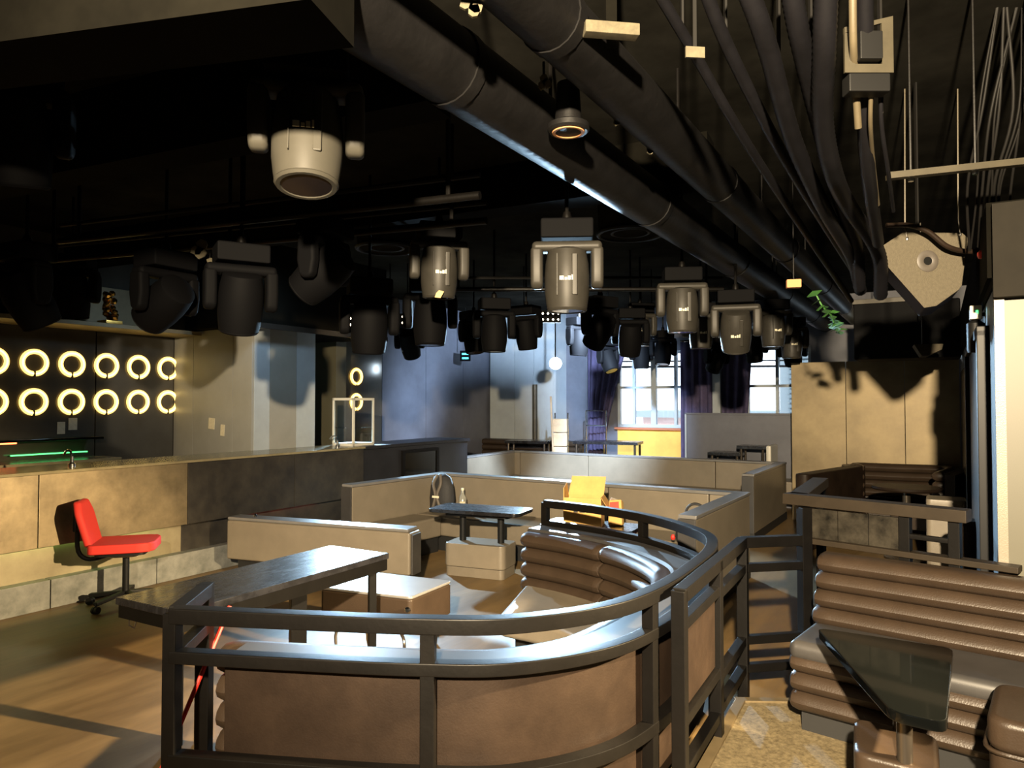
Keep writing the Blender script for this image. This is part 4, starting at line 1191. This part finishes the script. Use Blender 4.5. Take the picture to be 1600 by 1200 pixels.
for k, p in enumerate(vp[::2]):
    for s in range(2):
        a = random.random() * 6.28; u = Vector((math.cos(a), .2, math.sin(a))).normalized() * .045; v_ = Vector((-u.z, .3, u.x)) * .35
        MB().slab([p, p + u * .5 + v_, p + u, p + u * .5 - v_], (0, .003, 0)).build('leaf', 'leaf', vi, world=True)

# lighting bars
for lab, (x0, y0, x1, y1), z in (('black lighting bar above the left spotlights', (92, 377, 750, 305), 2.80), ('black lighting bar behind the first one', (50, 410, 760, 345), 2.80),
                                 ('far lighting bar before the windows', (880, 574, 1240, 572), 2.40), ('lighting bar over the middle booth', (690, 452, 1130, 452), 2.80)):
    a, b = onz(x0, y0, z), onz(x1, y1, z)
    o = thing('lighting_bar', lab, 'lighting bar', (a + b) / 2, 0)
    MB().tube([a, b], .024, 12).build('pipe', 'rail_black', o, world=True)
    MB().tube([a + Vector((0, .02, .12)), b + Vector((0, .02, .12))], .016, 8).build('power_cable', 'cable_black', o, world=True)
    for t in (.06, .5, .94):
        p = a.lerp(b, t); MB().tube([p, (p.x, p.y, CEIL)], .014, 8).build('hanger', 'rail_black', o, world=True)

# ------------------------------------------------------------------ moving head spotlights
def moving_head(body='fixture_grey', detail=True):
    """local origin: top of the clamp, hangs down 0.62"""
    o = thing('moving_head_light', 'x', 'spotlight')
    MB().lathe([(.03, -.06), (.03, -.03), (.022, .0)], 10).build('clamp', 'rail_black', o)
    B(-.16, .16, -.12, .12, -.18, -.06).build('base', 'fixture_dark', o, bevel=.015)
    B(-.215, .215, -.06, .06, -.25, -.185).build('yoke_bridge', body, o, bevel=.028, seg=3)
    for s in (-1, 1):
        pr = [(-.06, -.22), (.06, -.22), (.066, -.36), (.05, -.455), (.02, -.475), (-.02, -.475), (-.05, -.455), (-.066, -.36)]
        x0, x1 = (.146, .222) if s > 0 else (-.222, -.146)
        MB().slab([(x0, y, z) for y, z in pr], (x1 - x0, 0, 0)).build('yoke_arm', body, o, bevel=.022, seg=3)
    hd = MB().lathe([(.085, .17), (.118, .155), (.132, .08), (.138, 0), (.136, -.10), (.128, -.165), (.122, -.20), (.095, -.205)][::-1], 24).build('head', body, o)
    hd.location = (0, 0, -.40)
    MB().torus((0, 0, -.205), (1, 0, 0), (0, 1, 0), .108, .016, .012, 24, 6).build('lens_rim', body, hd)
    MB().lathe([(.097, -.212), (.097, -.2055)], 20).build('lens', 'lens_dark', hd)
    if detail:
        mm = MB()
        for k, (x0, x1, z0, z1) in enumerate(((-.045, -.02, -.012, .012), (-.014, .0, -.012, .004), (.004, .020, -.012, .012), (.026, .034, -.012, .018))):
            mm.box(x0, x1, -.142, -.1365, z0 - .03, z1 - .03)
        mm.build('logo_mark', 'mark_white', hd)
        B(.028, .062, -.134, -.118, -.13, .12).build('side_rib', body, hd, bevel=.006)
        B(-.062, -.058, -.134, -.118, -.13, .12).build('side_rib', body, hd)
    return o


proto = {'g': moving_head('fixture_grey'), 'd': moving_head('fixture_dark', False), 'p': moving_head('fixture_pale')}  # dark set: grey heads with the overhead shade put into their colour
usedp = set()
def heads(label, px, bot, Y, yaw=0, tilt=0, kind='g', s=1.0, group='moving head spotlights on the ceiling'):
    zb = at(px, bot, Y); x = zb.x
    top = min(zb.z + .615 * s, CEIL - .02)
    if kind in usedp: o = copy_tree(proto[kind])
    else: o = proto[kind]; usedp.add(kind)
    o.location = (x, Y, top); o.rotation_euler = (0, 0, R(yaw)); o.scale = (s, s, s)
    o['label'] = label; o['group'] = group
    for c in [c for c in C.objects if c.parent == o and c.name.startswith('head')]:
        c.rotation_euler = (R(tilt), 0, 0)
    if CEIL - top > .03:
        MB().tube([(0, 0, -.005), (0, 0, (CEIL - top) / s)], .012 / s, 8).build('hanger_pole', 'rail_black', o)
    return o


heads('large pale moving head spotlight hanging nearest the camera', 480, 297, 2.85, 12, -10, 'p', 1.02)
heads('dark moving head spotlight cut by the left frame edge', 22, 290, 3.2, 20, 14, 'd', 1.05)
heads('moving head spotlight with white logo hanging in the center', 886, 487, 4.35, -4, 0, 'g', 1.0)
heads('grey moving head with a scrap of yellow tape, left of center', 686, 466, 5.2, 14, 4, 'g', .98)
heads('shade-darkened moving head turned sideways below the round ceiling ring', 508, 475, 4.6, 70, 55, 'd', 1.0)
heads('shade-darkened moving head in front of the grey column top', 376, 520, 4.5, 30, 20, 'd', 1.0)
heads('shade-darkened moving head right of the gold ornament', 258, 522, 5.0, 60, 60, 'd', 1.05)
heads('shade-darkened moving head left of the gold ornament', 112, 498, 6.2, 10, 10, 'd', 1.0)
heads('shade-darkened moving head at the far left, above the first rings', 40, 512, 4.7, -30, 30, 'd', 1.0)
heads('dark moving head above the distant rings', 577, 552, 5.6, 20, 10, 'd', 1.05)
heads('shade-darkened moving head under the taped spotlight', 672, 540, 6.4, 0, 0, 'd', 1.1)
heads('dark moving head just left of the bright cold lamp', 772, 550, 7.4, 10, 0, 'd', 1.0)
heads('moving head right of center, dark top and grey lower body', 1066, 520, 6.0, -6, 0, 'g', .98)
heads('lit moving head left of the pair near the duct end', 1150, 550, 6.3, -16, 24, 'g', .98)
heads('small lit moving head, left of the pair by the duct end', 1208, 542, 8.2, 6, 0, 'g', .98)
heads('small lit moving head, right of the pair by the duct end', 1237, 560, 9.2, -4, 0, 'g', .95)
heads('dark moving head right of the bright cold lamp', 938, 545, 7.6, 30, 40, 'd', 1.0)
heads('small dark moving head, first above the left window', 985, 556, 8.4, 0, 20, 'd', 1.0)
heads('small grey moving head, between center spotlights above windows', 1000, 541, 8.8, 12, 0, 'g', .95)
heads('small grey moving head in front of the curtain between windows', 1095, 545, 7.8, 0, 0, 'g', .9)
for px, bt, Y, lab in ((950, 582, 11.2, 'left of the bright window'), (1002, 576, 11.4, 'over the left pane of the bright window'),
                       (1036, 570, 11.0, 'over the middle of the bright window'), (1120, 582, 11.0, 'before the slim pale pillar'),
                       (1178, 566, 10.8, 'over the shuttered window'), (1238, 572, 10.4, 'at the corner of the tan partition'),
                       (640, 560, 9.6, 'above the glass display cabinet'), (905, 556, 9.8, 'just right of the glaring cold lamp'),
                       (740, 552, 9.0, 'over the pale far column'), (822, 546, 8.6, 'just left of the glaring cold lamp')):
    heads('small distant dark moving head ' + lab, px, bt, Y, random.uniform(-40, 40), random.uniform(-30, 40), 'd', .95, 'distant moving heads on the far bars')
# scrap of yellow tape on one head
c = at(686, 460, 5.05); o = thing('tape_scrap', 'scrap of yellow tape on the lens of a spotlight', 'tape', c)
MB().slab([(-.03, 0, -.02), (.01, 0, -.025), (.035, 0, .02), (.0, 0, .03), (-.02, 0, .01)], (0, .02, 0)).build('tape', 'wood_yellow', o)

# cold bright lamps seen glaring at the far end
for lab, (px, py, Y), r_ in (('glaring cold white lamp at the far center', (868, 568, 12.9), .11), ('glaring cold white lamp above the distant rings', (546, 523, 10.8), .085),
                             ('small cold lamp above the tan partition', (1378, 562, 11.0), .05)):
    c = at(px, py, Y)
    o = thing('cold_lamp', lab, 'lamp', c)
    MB().lathe([(r_ * .4, -.10), (r_ * .8, -.05), (r_ * .95, .0), (r_ * .95, .02)], 18, Matrix.Rotation(R(90), 4, 'X')).build('housing', 'fixture_dark', o)
    MB().lathe([(r_, .02), (r_ * .8, .035), (r_ * .3, .045)], 18, Matrix.Rotation(R(90), 4, 'X')).build('bulb', 'bulb_cold', o)
    MB().tube([(0, .05, .03), (0, .05, CEIL - c.z)], .012, 8).build('hanger_pole', 'rail_black', o)
# led battens with rows of small bulbs
for lab, px0, px1, py, Y, n in (('row of tiny warm bulbs left of the grey column top', 497, 552, 503, 9.0, 8), ('row of tiny warm bulbs over the far sofa', 812, 876, 495, 9.4, 8),
                                ('row of tiny warm bulbs right of the center spotlight', 980, 1022, 488, 9.6, 5), ('row of tiny warm bulbs near the dark head', 606, 640, 500, 9.2, 5)):
    a, b = at(px0, py, Y), at(px1, py, Y)
    o = thing('bulb_batten', lab, 'light strip', a.lerp(b, .5))
    MB().bar(a, b, .06, .16).build('batten', 'fixture_dark', o, world=True)
    for rr_ in (0, 1):
        for k in range(n):
            p = a.lerp(b, (k + .5) / n) + Vector((0, -.035, .04 - .08 * rr_))
            MB().lathe([(.004, -.014), (.014, 0), (.004, .014)], 8, Matrix.Translation(p)).build('bulb', 'bulb_dot', o, world=True)
    for t in (.1, .9):
        p = a.lerp(b, t); MB().tube([p, (p.x, p.y, CEIL)], .008, 6).build('hanger', 'rail_black', o, world=True)
# cyan indicator sign
ci = thing('exit_indicator', 'two short cyan indicator lights above the far column', 'indicator', at(727, 556, 13.5), 0)
B(-.10, .10, 0, .05, -.10, .10).build('housing', 'fixture_dark', ci)
B(-.06, .06, -.005, .0, .02, .05).build('light_bar', 'led_cyan', ci); B(-.06, .06, -.005, .0, -.06, -.03).build('light_bar', 'led_cyan', ci)
MB().tube([(0, .03, .08), (0, .03, CEIL - ci.location.z)], .008, 6).build('hanger', 'rail_black', ci)
